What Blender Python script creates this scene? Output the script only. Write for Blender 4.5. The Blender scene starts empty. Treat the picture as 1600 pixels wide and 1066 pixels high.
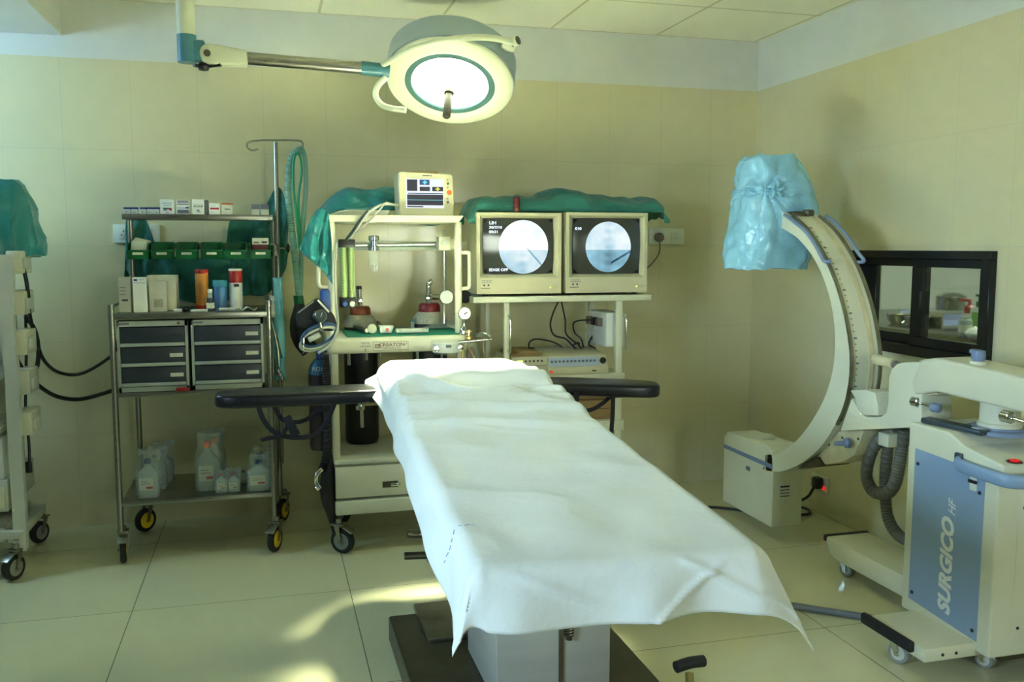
import bpy, bmesh, math, random
from math import sin, cos, pi, atan, atan2, hypot, radians, sqrt, exp
from mathutils import Vector, Matrix, noise

scene = bpy.context.scene
COL = scene.collection
random.seed(7)

# ------------------------------------------------------------------ camera
FOC, EYE = 1414.0, 1.35
YAW, PITCH = atan(381 / 1414), atan(148 / 1414)
cam_data = bpy.data.cameras.new('camera')
cam = bpy.data.objects.new('camera', cam_data)
COL.objects.link(cam)
cam.location = (0, 0, EYE)
cam.rotation_euler = (pi / 2 - PITCH, 0, -YAW)
cam_data.lens = 36 * FOC / 1600
cam_data.sensor_width = 36
cam_data.clip_start = 0.02
scene.camera = cam

# ------------------------------------------------------------------ view, sky, large lights
scene.view_settings.view_transform = 'Standard'
scene.view_settings.look = 'None'
scene.view_settings.gamma = 1
scene.view_settings.use_curve_mapping = False
scene.view_settings.exposure = 0.08
scene.cycles.sample_clamp_indirect = 0
scene.cycles.diffuse_bounces = 6

world = bpy.data.worlds.new('world')
scene.world = world
world.use_nodes = True
world.node_tree.nodes['Background'].inputs[0].default_value = (0.55, 0.75, 1.0, 1)
world.node_tree.nodes['Background'].inputs[1].default_value = 0.6

def area_light(name, loc, rot, sx, sy, power, color):
    d = bpy.data.lights.new(name, 'AREA')
    d.shape = 'RECTANGLE'
    d.size, d.size_y = sx, sy
    d.energy = power
    d.color = color
    o = bpy.data.objects.new(name, d)
    COL.objects.link(o)
    o.location = loc
    o.rotation_euler = rot
    return o

LAMP_POWER = 3300.0
LAMP_COLOR = (0.96, 1.0, 0.69)
# daylight: side window left of the camera, high side window by the back corner; plus an unseen fill light added behind the camera on the right
def aimed(o, target):
    o.rotation_euler = (Vector(target) - Vector(o.location)).to_track_quat('-Z', 'Y').to_euler()
    return o
w1_ = aimed(area_light('side_window_daylight', (-2.25, 0.5, 1.45), (0, 0, 0), 0.9, 0.8, 13, (0.54, 0.78, 1.0)), (2.5, 3.0, 0.5))
w1_.data.spread = radians(56)
w2_ = aimed(area_light('high_window_daylight', (-2.25, 3.95, 2.0), (0, 0, 0), 0.6, 0.45, 29, (0.44, 0.74, 1.0)), (-0.9, 4.4, 1.75))
w3_ = aimed(area_light('front_fill', (1.9, -2.36, 1.5), (0, 0, 0), 1.0, 0.8, 8, (0.86, 0.96, 0.80)), (1.5, 2.0, 0.8))
w3_.data.spread = radians(70)
area_light('scrub_room_light', (4.0, 3.6, 2.3), (0, 0, 0), 1.0, 0.4, 32, (0.85, 1.0, 0.80))

# ------------------------------------------------------------------ measuring helpers (photo point -> point on a plane of the room)
_fw = Vector((sin(YAW) * cos(PITCH), cos(YAW) * cos(PITCH), -sin(PITCH)))
_rt = Vector((cos(YAW), -sin(YAW), 0))
_up = _rt.cross(_fw)
_eye = Vector((0, 0, EYE))
def _ray(x, y): return _fw * FOC + _rt * (x - 800) + _up * (533 - y)
def at_y(x, y, Y):
    d = _ray(x, y); return _eye + d * (Y / d.y)
def at_x(x, y, X):
    d = _ray(x, y); return _eye + d * (X / d.x)
def at_z(x, y, Z):
    d = _ray(x, y); return _eye + d * ((Z - EYE) / d.z)

# ------------------------------------------------------------------ materials
def lin(c):
    return tuple(((v / 255 + 0.055) / 1.055) ** 2.4 if v > 10 else v / 255 / 12.92 for v in c) + (1,)

def base_mat(name):
    m = bpy.data.materials.new(name)
    m.use_nodes = True
    nt = m.node_tree
    return m, nt, nt.nodes['Principled BSDF']

def mk(name, col, rough=0.5, metal=0.0, var=0.06, scale=9.0, bump=0.0, bscale=60.0, trans=0.0, alpha=1.0, sheen=0.0, coat=0.0, rvar=0.0, stretch=None):
    m, nt, b = base_mat(name)
    c = lin(col)
    tc = nt.nodes.new('ShaderNodeTexCoord')
    src = tc.outputs['Object']
    if stretch:
        mp = nt.nodes.new('ShaderNodeMapping')
        mp.inputs['Scale'].default_value = stretch
        nt.links.new(src, mp.inputs[0]); src = mp.outputs[0]
    n = nt.nodes.new('ShaderNodeTexNoise')
    n.inputs['Scale'].default_value = scale
    n.inputs['Detail'].default_value = 4
    nt.links.new(src, n.inputs['Vector'])
    r = nt.nodes.new('ShaderNodeValToRGB')
    r.color_ramp.elements[0].position = 0.3
    r.color_ramp.elements[1].position = 0.7
    r.color_ramp.elements[0].color = tuple(max(0, v * (1 - var)) for v in c[:3]) + (1,)
    r.color_ramp.elements[1].color = tuple(min(1, v * (1 + var)) for v in c[:3]) + (1,)
    nt.links.new(n.outputs['Fac'], r.inputs[0])
    nt.links.new(r.outputs[0], b.inputs['Base Color'])
    b.inputs['Roughness'].default_value = rough
    b.inputs['Metallic'].default_value = metal
    b.inputs['Transmission Weight'].default_value = trans
    b.inputs['Alpha'].default_value = alpha
    b.inputs['Sheen Weight'].default_value = sheen
    b.inputs['Coat Weight'].default_value = coat
    if rvar:
        mr = nt.nodes.new('ShaderNodeMapRange')
        mr.inputs['To Min'].default_value = max(0, rough - rvar)
        mr.inputs['To Max'].default_value = rough + rvar
        nt.links.new(n.outputs['Fac'], mr.inputs[0])
        nt.links.new(mr.outputs[0], b.inputs['Roughness'])
    if bump:
        n2 = nt.nodes.new('ShaderNodeTexNoise')
        n2.inputs['Scale'].default_value = bscale
        n2.inputs['Detail'].default_value = 3
        nt.links.new(src, n2.inputs['Vector'])
        bp = nt.nodes.new('ShaderNodeBump')
        bp.inputs['Strength'].default_value = bump
        bp.inputs['Distance'].default_value = 0.01
        nt.links.new(n2.outputs['Fac'], bp.inputs['Height'])
        nt.links.new(bp.outputs[0], b.inputs['Normal'])
    return m

def emit(name, col, strength):
    m, nt, b = base_mat(name)
    b.inputs['Base Color'].default_value = (0, 0, 0, 1)
    b.inputs['Emission Color'].default_value = lin(col)
    b.inputs['Emission Strength'].default_value = strength
    return m

def tiled(name, col, joint, axes, size, origin, width, rough, var=0.03, joint_rough=0.6, vein=None, coat=0.0):
    """tiles laid in a grid over two world axes, with thin joints"""
    m, nt, b = base_mat(name)
    L = nt.links.new
    geo = nt.nodes.new('ShaderNodeNewGeometry')
    sep = nt.nodes.new('ShaderNodeSeparateXYZ')
    L(geo.outputs['Position'], sep.inputs[0])
    dist, cells = [], []
    for a, s, o in zip(axes, size, origin):
        sub = nt.nodes.new('ShaderNodeMath'); sub.operation = 'SUBTRACT'
        L(sep.outputs[a], sub.inputs[0]); sub.inputs[1].default_value = o - 40 * s
        pp = nt.nodes.new('ShaderNodeMath'); pp.operation = 'PINGPONG'
        L(sub.outputs[0], pp.inputs[0]); pp.inputs[1].default_value = s / 2
        dist.append(pp)
        dv = nt.nodes.new('ShaderNodeMath'); dv.operation = 'DIVIDE'
        L(sub.outputs[0], dv.inputs[0]); dv.inputs[1].default_value = s
        fl = nt.nodes.new('ShaderNodeMath'); fl.operation = 'FLOOR'
        L(dv.outputs[0], fl.inputs[0]); cells.append(fl)
    mn = nt.nodes.new('ShaderNodeMath'); mn.operation = 'MINIMUM'
    L(dist[0].outputs[0], mn.inputs[0]); L(dist[1].outputs[0], mn.inputs[1])
    lt = nt.nodes.new('ShaderNodeMath'); lt.operation = 'LESS_THAN'
    L(mn.outputs[0], lt.inputs[0]); lt.inputs[1].default_value = width
    cb = nt.nodes.new('ShaderNodeCombineXYZ')
    L(cells[0].outputs[0], cb.inputs[0]); L(cells[1].outputs[0], cb.inputs[1])
    wn = nt.nodes.new('ShaderNodeTexWhiteNoise')
    L(cb.outputs[0], wn.inputs['Vector'])
    no = nt.nodes.new('ShaderNodeTexNoise')
    no.inputs['Scale'].default_value = 2.5; no.inputs['Detail'].default_value = 6
    if vein:
        mp = nt.nodes.new('ShaderNodeMapping'); mp.inputs['Scale'].default_value = vein
        L(geo.outputs['Position'], mp.inputs[0]); L(mp.outputs[0], no.inputs['Vector'])
    else:
        L(geo.outputs['Position'], no.inputs['Vector'])
    ad = nt.nodes.new('ShaderNodeMath'); ad.operation = 'ADD'
    L(wn.outputs['Value'], ad.inputs[0]); L(no.outputs['Fac'], ad.inputs[1])
    rp = nt.nodes.new('ShaderNodeMapRange')
    rp.inputs['From Max'].default_value = 2.0
    rp.inputs['To Min'].default_value = 1 - var; rp.inputs['To Max'].default_value = 1 + var
    L(ad.outputs[0], rp.inputs[0])
    sc = nt.nodes.new('ShaderNodeVectorMath'); sc.operation = 'SCALE'
    sc.inputs[0].default_value = lin(col)[:3]
    L(rp.outputs[0], sc.inputs['Scale'])
    mx = nt.nodes.new('ShaderNodeMix'); mx.data_type = 'RGBA'
    L(lt.outputs[0], mx.inputs['Factor']); L(sc.outputs[0], mx.inputs['A'])
    mx.inputs['B'].default_value = lin(joint)
    L(mx.outputs['Result'], b.inputs['Base Color'])
    rm = nt.nodes.new('ShaderNodeMapRange')
    rm.inputs['To Min'].default_value = rough; rm.inputs['To Max'].default_value = joint_rough
    L(lt.outputs[0], rm.inputs[0]); L(rm.outputs[0], b.inputs['Roughness'])
    b.inputs['Coat Weight'].default_value = coat
    bp = nt.nodes.new('ShaderNodeBump'); bp.inputs['Strength'].default_value = 0.25; bp.inputs['Distance'].default_value = 0.003
    inv = nt.nodes.new('ShaderNodeMath'); inv.operation = 'SUBTRACT'; inv.inputs[0].default_value = 1
    L(lt.outputs[0], inv.inputs[1]); L(inv.outputs[0], bp.inputs['Height']); L(bp.outputs[0], b.inputs['Normal'])
    return m

MT = {
 'wall_b': tiled('glazed_wall_tile_back', (208, 201, 162), (188, 180, 152), (0, 2), (0.3, 0.45), (0.0, 0.0), 0.0012, 0.16, 0.02, 0.5, None),
 'wall_r': tiled('glazed_wall_tile_side', (208, 201, 162), (188, 180, 152), (1, 2), (0.3, 0.45), (0.1, 0.0), 0.0012, 0.16, 0.02, 0.5, None),
 'floor': tiled('polished_floor_tile', (204, 202, 166), (100, 90, 72), (0, 1), (0.8, 0.8), (-0.52, 3.5), 0.0017, 0.13, 0.05, 0.5, (1.2, 5.0, 1)),
 'ceil': tiled('ceiling_board', (238, 236, 214), (196, 192, 160), (0, 1), (0.595, 0.595), (0.277, 4.66 - 0.595 + 0.0), 0.007, 0.8, 0.012, 0.5),
 'plaster': mk('white_plaster', (206, 208, 200), 0.55, var=0.025, scale=3, bump=0.05, bscale=20),
 'cream': mk('cream_painted_steel', (206, 204, 180), 0.38, var=0.03, scale=5),
 'cream2': mk('cream_enamel', (214, 213, 188), 0.35, var=0.03, scale=6),
 'stained': mk('stained_cream_enamel', (206, 196, 158), 0.4, var=0.16, scale=11),
 'crtcase': mk('aged_beige_plastic', (198, 192, 160), 0.42, var=0.03, scale=7, bump=0.03, bscale=300),
 'greyplastic': mk('pale_grey_plastic', (196, 198, 186), 0.45, var=0.03),
 'steel': mk('brushed_steel', (150, 148, 136), 0.32, 1.0, var=0.12, scale=30, rvar=0.1, stretch=(1, 1, 8)),
 'dullsteel': mk('worn_steel', (150, 147, 128), 0.42, 1.0, var=0.2, scale=14, rvar=0.12),
 'darksteel': mk('dark_worn_steel', (96, 92, 78), 0.38, 0.9, var=0.25, scale=10, rvar=0.12),
 'chrome': mk('chrome', (216, 216, 210), 0.12, 1.0, var=0.04, scale=20),
 'black': mk('black_plastic', (22, 22, 24), 0.4, var=0.1),
 'rubber': mk('black_rubber', (24, 24, 26), 0.62, var=0.15, scale=20),
 'vinyl': mk('black_vinyl_pad', (20, 21, 27), 0.33, var=0.1, scale=40, bump=0.08, bscale=220),
 'strap': mk('black_webbing', (20, 21, 30), 0.7, var=0.15, scale=60, bump=0.15, bscale=300),
 'frameblack': mk('black_aluminium', (14, 14, 15), 0.35, var=0.1),
 'drawer': mk('slate_drawer_front', (46, 53, 62), 0.45, var=0.1, scale=12),
 'cabgrey': mk('pale_grey_enamel', (170, 176, 166), 0.42, var=0.04),
 'teal': mk('teal_plastic_sheet', (30, 126, 128), 0.32, var=0.12, scale=7, bump=0.45, bscale=26, sheen=0.1),
 'tealdark': mk('teal_surgical_cloth', (34, 112, 100), 0.75, var=0.14, scale=9, bump=0.5, bscale=30, sheen=0.2),
 'greencloth': mk('green_table_cloth', (18, 126, 104), 0.8, var=0.1, scale=30, bump=0.2, bscale=160),
 'bluebag': mk('pale_blue_plastic_bag', (146, 200, 222), 0.17, var=0.05, scale=5, bump=0.5, bscale=20),
 'sheet': mk('white_cotton_sheet', (228, 232, 226), 0.85, var=0.02, scale=6, bump=0.12, bscale=45, sheen=0.15),
 'binblue': mk('pale_blue_plastic', (110, 188, 196), 0.3, var=0.08, bump=0.2, bscale=30),
 'bin': mk('green_bin_plastic', (0, 98, 52), 0.34, var=0.08),
 'panelblue': mk('blue_grey_panel', (136, 160, 188), 0.42, var=0.03, scale=4),
 'railblue': mk('lavender_blue_paint', (122, 138, 168), 0.4, var=0.05),
 'lampgrey': mk('blue_grey_lamp_paint', (148, 164, 172), 0.36, var=0.05),
 'lampring': mk('grey_teal_lamp_ring', (74, 112, 112), 0.4, var=0.05),
 'lampteal': mk('teal_lamp_paint', (72, 130, 144), 0.34, var=0.05),
 'lampwhite': mk('cream_lamp_paint', (214, 216, 188), 0.35, var=0.03),
 'yellow': mk('yellow_plastic', (236, 196, 40), 0.45, var=0.08),
 'wheelgrey': mk('grey_wheel', (134, 138, 132), 0.5, var=0.06),
 'white': mk('white_card', (226, 228, 220), 0.6, var=0.03),
 'label': mk('paper_label', (214, 216, 196), 0.7, var=0.04, scale=40),
 'offwhite': mk('off_white_card', (206, 206, 188), 0.65, var=0.05),
 'card': mk('brown_cardboard', (150, 124, 82), 0.8, var=0.08, scale=14),
 'red': mk('red_plastic', (168, 34, 26), 0.4, var=0.06),
 'darkred': mk('dark_red_card', (92, 24, 30), 0.5, var=0.1, scale=30),
 'maroon': mk('maroon_cap', (122, 26, 34), 0.4, var=0.08),
 'orange': mk('orange_plastic', (218, 92, 24), 0.4, var=0.06),
 'navy': mk('navy_print', (28, 52, 118), 0.5, var=0.06),
 'printgrey': mk('grey_print', (104, 110, 124), 0.6, var=0.06),
 'printlight': mk('pale_blue_print', (168, 180, 196), 0.6, var=0.06),
 'ink': mk('dark_ink', (40, 40, 46), 0.6, var=0.05),
 'redink': mk('red_ink', (172, 40, 48), 0.6, var=0.05),
 'brownink': mk('brown_ink', (124, 74, 60), 0.6, var=0.05),
 'amber': mk('amber_canister_label', (196, 128, 44), 0.5, var=0.25, scale=14),
 'bluejar': mk('blue_pattern_jar', (70, 120, 168), 0.4, var=0.3, scale=40, stretch=(1, 1, 0.2)),
 'lidblue': mk('blue_lid', (60, 148, 178), 0.4, var=0.05),
 'glass': mk('clear_glass', (236, 244, 240), 0.04, var=0.01, trans=1.0),
 'clearplastic': mk('clear_plastic_film', (214, 224, 220), 0.14, var=0.05, alpha=0.22, bump=0.5, bscale=50),
 'bottle': mk('translucent_bottle', (186, 200, 196), 0.22, var=0.05, alpha=0.82, bump=0.05),
 'gasblue': mk('blue_cylinder_shoulder', (40, 96, 128), 0.4, var=0.1),
 'gasbrown': mk('dark_maroon_cylinder', (44, 26, 28), 0.42, var=0.15),
 'gasblack': mk('black_cylinder', (18, 15, 16), 0.4, var=0.2),
 'gaswhite': mk('speckled_white_shoulder', (178, 176, 158), 0.55, var=0.18, scale=90),
 'hosegrey': mk('grey_ribbed_hose', (116, 114, 100), 0.5, var=0.1),
 'hoseclear': mk('translucent_corrugated_hose', (150, 200, 184), 0.25, var=0.05, alpha=0.7),
 'hosegreen': mk('green_tubing', (20, 150, 106), 0.3, var=0.06),
 'cable': mk('grey_cable', (176, 178, 166), 0.5, var=0.05),
 'cableblue': mk('blue_cable', (48, 84, 128), 0.5, var=0.05),
 'tube': mk('flow_tube_scale', (150, 176, 112), 0.3, var=0.06, coat=0.4),
 'knobblue': mk('blue_knob', (40, 84, 160), 0.4),
 'crtglass': mk('dark_screen_glass', (62, 64, 60), 0.1, var=0.03),
 'plug': mk('grey_plug', (112, 104, 88), 0.5),
 'switchwhite': mk('white_switch_plate', (214, 218, 204), 0.4, var=0.02),
 'soap': mk('green_soap', (120, 176, 92), 0.3, var=0.05),
 'facedial': mk('white_dial', (222, 226, 222), 0.4, var=0.02),
 'darkdial': mk('dark_dial', (52, 66, 70), 0.3, var=0.04),
 'grommet': mk('brass_fitting', (190, 170, 110), 0.3, 0.9, var=0.1),
 'dusty': mk('dusty_grey_box', (196, 194, 178), 0.6, var=0.12, scale=10),
 'stone': mk('dark_counter_steel', (120, 120, 110), 0.22, 0.9, var=0.12),
 'led_red': emit('red_indicator', (255, 50, 40), 0.6),
 'led_green': emit('green_indicator', (220, 255, 120), 1.6),
 'screen_white': emit('screen_white', (235, 240, 250), 1.0),
 'screen_dark': emit('screen_dark', (46, 48, 60), 1.0),
 'screen_blue': emit('screen_blue', (34, 84, 130), 1.0),
 'screen_cyan': emit('screen_cyan', (120, 220, 240), 1.0),
 'screen_yellow': emit('screen_yellow', (230, 230, 90), 1.0),
 'screen_text': emit('screen_text', (225, 235, 250), 1.2),
 'flowback': mk('pale_green_flow_plate', (178, 192, 136), 0.35, var=0.05),
 'colsteel': mk('satin_column_steel', (176, 176, 164), 0.4, 0.25, var=0.1, scale=6, stretch=(0.3, 0.3, 3)),
 'lamphandle': mk('worn_lamp_handle', (62, 54, 40), 0.55, 0.0, var=0.25, scale=40),
 'floorcable': mk('grey_floor_cable', (112, 116, 120), 0.5, var=0.06),
 'stitch': mk('blue_stitch', (120, 160, 200), 0.8),
 'lens': emit('lamp_lens', (240, 255, 218), 24.0),
}

def xray(name, cx, cz, r, bright):
    """glowing fluoroscopy picture: pale disc, darker lower half, spine column and a thin needle"""
    m, nt, b = base_mat(name)
    L = nt.links.new
    geo = nt.nodes.new('ShaderNodeNewGeometry')
    sep = nt.nodes.new('ShaderNodeSeparateXYZ'); L(geo.outputs['Position'], sep.inputs[0])
    def math(op, a, bb):
        n = nt.nodes.new('ShaderNodeMath'); n.operation = op
        for i, v in enumerate((a, bb)):
            if v is None: continue
            if isinstance(v, (int, float)): n.inputs[i].default_value = v
            else: L(v, n.inputs[i])
        return n.outputs[0]
    u = math('DIVIDE', math('SUBTRACT', sep.outputs[0], cx), r)
    v = math('DIVIDE', math('SUBTRACT', sep.outputs[2], cz), r)
    no = nt.nodes.new('ShaderNodeTexNoise'); no.inputs['Scale'].default_value = 26; no.inputs['Detail'].default_value = 5
    L(geo.outputs['Position'], no.inputs['Vector'])
    big = nt.nodes.new('ShaderNodeTexNoise'); big.inputs['Scale'].default_value = 9; big.inputs['Detail'].default_value = 2
    L(geo.outputs['Position'], big.inputs['Vector'])
    low = math('LESS_THAN', v, -0.12)
    spine = math('POWER', 2.718, math('MULTIPLY', math('MULTIPLY', u, u), -22.0))
    vert = math('PINGPONG', math('ADD', v, 4.0), 0.16)
    bone = math('MULTIPLY', spine, math('ADD', math('MULTIPLY', vert, 2.2), 0.12))
    tone = math('SUBTRACT', math('ADD', bright, math('MULTIPLY', math('SUBTRACT', big.outputs['Fac'], 0.5), 0.7)), math('MULTIPLY', low, 0.3))
    tone = math('SUBTRACT', tone, math('MULTIPLY', bone, 0.34))
    tone = math('SUBTRACT', tone, math('MULTIPLY', math('SUBTRACT', no.outputs['Fac'], 0.5), 0.25))
    # needle from lower right towards the spine
    line = math('ABSOLUTE', math('SUBTRACT', math('ADD', v, 0.45), math('MULTIPLY', math('SUBTRACT', u, 0.5), 0.55 if bright < 0.95 else -1.1)), None)
    nd = math('MULTIPLY', math('LESS_THAN', line, 0.05), math('MULTIPLY', math('GREATER_THAN', u, 0.12), math('LESS_THAN', v, -0.05)))
    tone = math('SUBTRACT', tone, math('MULTIPLY', nd, 0.35))
    rp = nt.nodes.new('ShaderNodeValToRGB')
    e = rp.color_ramp.elements
    e[0].position = 0.0; e[0].color = lin((40, 70, 90))
    e[1].position = 1.0; e[1].color = lin((250, 255, 255))
    k = e.new(0.5); k.color = lin((140, 190, 210))
    L(tone, rp.inputs[0])
    b.inputs['Base Color'].default_value = (0, 0, 0, 1)
    b.inputs['Roughness'].default_value = 0.2
    L(rp.outputs[0], b.inputs['Emission Color'])
    b.inputs['Emission Strength'].default_value = 1.05
    return m

# ------------------------------------------------------------------ object helpers
def world_loc(o):
    v = Vector((0, 0, 0))
    while o is not None:
        v = v + o.location; o = o.parent
    return v

def thing(name, label, cat, loc=(0, 0, 0), group=None):
    o = bpy.data.objects.new(name, None)
    o.empty_display_size = 0.05
    COL.objects.link(o)
    o.location = loc
    o['label'] = label; o['category'] = cat
    if group: o['group'] = group
    return o

def tag(o, label, cat, group=None):
    o['label'] = label; o['category'] = cat
    if group: o['group'] = group
    return o

def dup(root, loc, label=None, rotz=None, group=None):
    r = root.copy(); COL.objects.link(r); r.location = loc
    if rotz is not None: r.rotation_euler = (0, 0, rotz)
    if label: r['label'] = label
    if group: r['group'] = group
    for ch in list(root.children):
        c = ch.copy(); COL.objects.link(c); c.parent = r
        for g in ch.children:
            d = g.copy(); COL.objects.link(d); d.parent = c
    return r

def spline(pts, n=6, closed=False):
    P = [Vector(p) for p in pts]
    if len(P) < 3: return P
    out = []
    N = len(P)
    rng = N if closed else N - 1
    for i in range(rng):
        p1, p2 = P[i], P[(i + 1) % N]
        p0 = P[i - 1] if (i > 0 or closed) else p1 * 2 - p2
        p3 = P[(i + 2) % N] if (i + 2 < N or closed) else p2 * 2 - p1
        for k in range(n):
            t = k / n
            out.append(0.5 * ((2 * p1) + (p2 - p0) * t + (2 * p0 - 5 * p1 + 4 * p2 - p3) * t * t + (3 * p1 - p0 - 3 * p2 + p3) * t ** 3))
    if not closed: out.append(P[-1])
    return out

class M:
    def __init__(s): s.b = bmesh.new()
    def box(s, a, c, bev=0.0, seg=2, mtx=None):
        a, c = Vector(a), Vector(c)
        lo = Vector(map(min, a, c)); hi = Vector(map(max, a, c))
        vs = bmesh.ops.create_cube(s.b, size=1)['verts']
        T = Matrix.Translation((lo + hi) / 2) @ Matrix.Diagonal((*(hi - lo), 1))
        if mtx is not None: T = mtx @ T
        bmesh.ops.transform(s.b, matrix=T, verts=vs)
        if bev > 0:
            es = list({e for v in vs for e in v.link_edges})
            bmesh.ops.bevel(s.b, geom=es, offset=bev, segments=seg, profile=0.5, affect='EDGES')
        return s
    def obox(s, c, size, rz=0.0, rx=0.0, ry=0.0, bev=0.0):
        h = Vector(size) / 2
        mt = Matrix.Translation(c) @ Matrix.Rotation(rz, 4, 'Z') @ Matrix.Rotation(ry, 4, 'Y') @ Matrix.Rotation(rx, 4, 'X')
        return s.box(-h, h, bev, 2, mt)
    def tube(s, pts, r, seg=8, n=0, closed=False, flat=1.0, caps=True):
        P = spline(pts, n, closed) if n else [Vector(p) for p in pts]
        N = len(P)
        rings = []
        prev = None
        for i, p in enumerate(P):
            if closed: t = P[(i + 1) % N] - P[i - 1]
            else: t = P[min(i + 1, N - 1)] - P[max(i - 1, 0)]
            if t.length < 1e-9: t = Vector((0, 0, 1))
            t.normalize()
            if prev is None:
                a = Vector((0, 0, 1)) if abs(t.z) < 0.9 else Vector((1, 0, 0))
                u = (a - t * a.dot(t)).normalized()
            else:
                u = prev - t * prev.dot(t)
                u = u.normalized() if u.length > 1e-6 else t.orthogonal().normalized()
            prev = u
            w = t.cross(u)
            rr = r(i / max(1, N - 1)) if callable(r) else r
            rings.append([s.b.verts.new(p + u * (rr * cos(2 * pi * k / seg)) + w * (rr * flat * sin(2 * pi * k / seg))) for k in range(seg)])
        for i in range(N if closed else N - 1):
            A, B = rings[i], rings[(i + 1) % N]
            for k in range(seg):
                s.b.faces.new((A[k], A[(k + 1) % seg], B[(k + 1) % seg], B[k]))
        if caps and not closed:
            s.b.faces.new(rings[0][::-1]); s.b.faces.new(rings[-1])
        return s
    def cyl(s, p0, p1, r0, r1=None, seg=20):
        r1 = r0 if r1 is None else r1
        return s.lathe([(r0, 0), (r1, (Vector(p1) - Vector(p0)).length)], p0, Vector(p1) - Vector(p0), seg)
    def lathe(s, prof, base, axis=(0, 0, 1), seg=24, caps=True):
        ax = Vector(axis).normalized()
        u = ax.orthogonal().normalized() if abs(ax.z) < 0.99 else Vector((1, 0, 0))
        w = ax.cross(u)
        base = Vector(base)
        rings = []
        for r, h in prof:
            if r < 1e-6: rings.append([s.b.verts.new(base + ax * h)])
            else: rings.append([s.b.verts.new(base + ax * h + u * (r * cos(2 * pi * k / seg)) + w * (r * sin(2 * pi * k / seg))) for k in range(seg)])
        for A, B in zip(rings, rings[1:]):
            for k in range(seg):
                k2 = (k + 1) % seg
                if len(A) == 1 and len(B) == 1: continue
                if len(A) == 1: s.b.faces.new((A[0], B[k2], B[k]))
                elif len(B) == 1: s.b.faces.new((A[k], A[k2], B[0]))
                else: s.b.faces.new((A[k], A[k2], B[k2], B[k]))
        if caps:
            if len(rings[0]) > 1: s.b.faces.new(rings[0][::-1])
            if len(rings[-1]) > 1: s.b.faces.new(rings[-1])
        return s
    def prism(s, poly, vec, bev=0.0, seg=2):
        vec = Vector(vec)
        A = [s.b.verts.new(Vector(p)) for p in poly]
        B = [s.b.verts.new(Vector(p) + vec) for p in poly]
        N = len(A)
        fs = [s.b.faces.new(A), s.b.faces.new(B[::-1])]
        for i in range(N):
            fs.append(s.b.faces.new((A[i], B[i], B[(i + 1) % N], A[(i + 1) % N])))
        bmesh.ops.recalc_face_normals(s.b, faces=fs)
        if bev > 0:
            es = list({e for f in fs for e in f.edges})
            bmesh.ops.bevel(s.b, geom=es, offset=bev, segments=seg, profile=0.5, affect='EDGES')
        return s
    def band(s, outer, inner, vec):
        """solid between two matching polylines, extruded by vec"""
        vec = Vector(vec)
        q = [[s.b.verts.new(Vector(p)) for p in (o, i, Vector(i) + vec, Vector(o) + vec)] for o, i in zip(outer, inner)]
        fs = []
        for A, B in zip(q, q[1:]):
            for k in range(4):
                fs.append(s.b.faces.new((A[k], A[(k + 1) % 4], B[(k + 1) % 4], B[k])))
        fs.append(s.b.faces.new(q[0])); fs.append(s.b.faces.new(q[-1][::-1]))
        bmesh.ops.recalc_face_normals(s.b, faces=fs)
        return s
    def grid(s, fn, nu, nv, closed_u=False):
        V = [[s.b.verts.new(fn(i / (nu if closed_u else nu - 1) if nu > 1 else 0, j / (nv - 1))) for i in range(nu)] for j in range(nv)]
        for j in range(nv - 1):
            for i in range(nu if closed_u else nu - 1):
                i2 = (i + 1) % nu
                s.b.faces.new((V[j][i], V[j][i2], V[j + 1][i2], V[j + 1][i]))
        s.V = V
        return s
    def ring(s, outer, inner, y0, y1, yi=None):
        """rectangular picture-frame in a Y plane: outer/inner = (x0,z0,x1,z1); the inner edge may sit deeper (yi)"""
        yi = y0 if yi is None else yi
        def rect(r, y): return [Vector((r[0], y, r[1])), Vector((r[2], y, r[1])), Vector((r[2], y, r[3])), Vector((r[0], y, r[3]))]
        loops = [rect(outer, y1), rect(outer, y0), rect(inner, yi), rect(inner, y1)]
        L = [[s.b.verts.new(p) for p in l] for l in loops]
        fs = []
        for a in range(4):
            A, B = L[a], L[(a + 1) % 4]
            for k in range(4):
                fs.append(s.b.faces.new((A[k], A[(k + 1) % 4], B[(k + 1) % 4], B[k])))
        bmesh.ops.recalc_face_normals(s.b, faces=fs)
        return s
    def done(s, name, m, parent=None, smooth=38, solid=0.0, label=None, keep=False):
        me = bpy.data.meshes.new(name)
        o = bpy.data.objects.new(name, me)
        if parent is not None: off = world_loc(parent)
        elif keep: off = Vector((0, 0, 0))
        else:
            vs = [v.co for v in s.b.verts]
            lo = Vector((min(v.x for v in vs), min(v.y for v in vs), min(v.z for v in vs)))
            hi = Vector((max(v.x for v in vs), max(v.y for v in vs), max(v.z for v in vs)))
            off = Vector(((lo.x + hi.x) / 2, (lo.y + hi.y) / 2, lo.z))
        bmesh.ops.translate(s.b, vec=-off, verts=s.b.verts[:])
        bmesh.ops.recalc_face_normals(s.b, faces=s.b.faces[:])
        for f in s.b.faces: f.smooth = smooth > 0
        s.b.to_mesh(me); s.b.free()
        if smooth > 0: me.set_sharp_from_angle(angle=radians(smooth))
        me.materials.append(MT[m] if isinstance(m, str) else m)
        COL.objects.link(o)
        if parent is not None: o.parent = parent
        else: o.location = off
        if solid:
            md = o.modifiers.new('thickness', 'SOLIDIFY'); md.thickness = solid; md.offset = 0
        if label: o['label'] = label
        return o

def struct(o):
    o['kind'] = 'structure'
    return o

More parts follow.
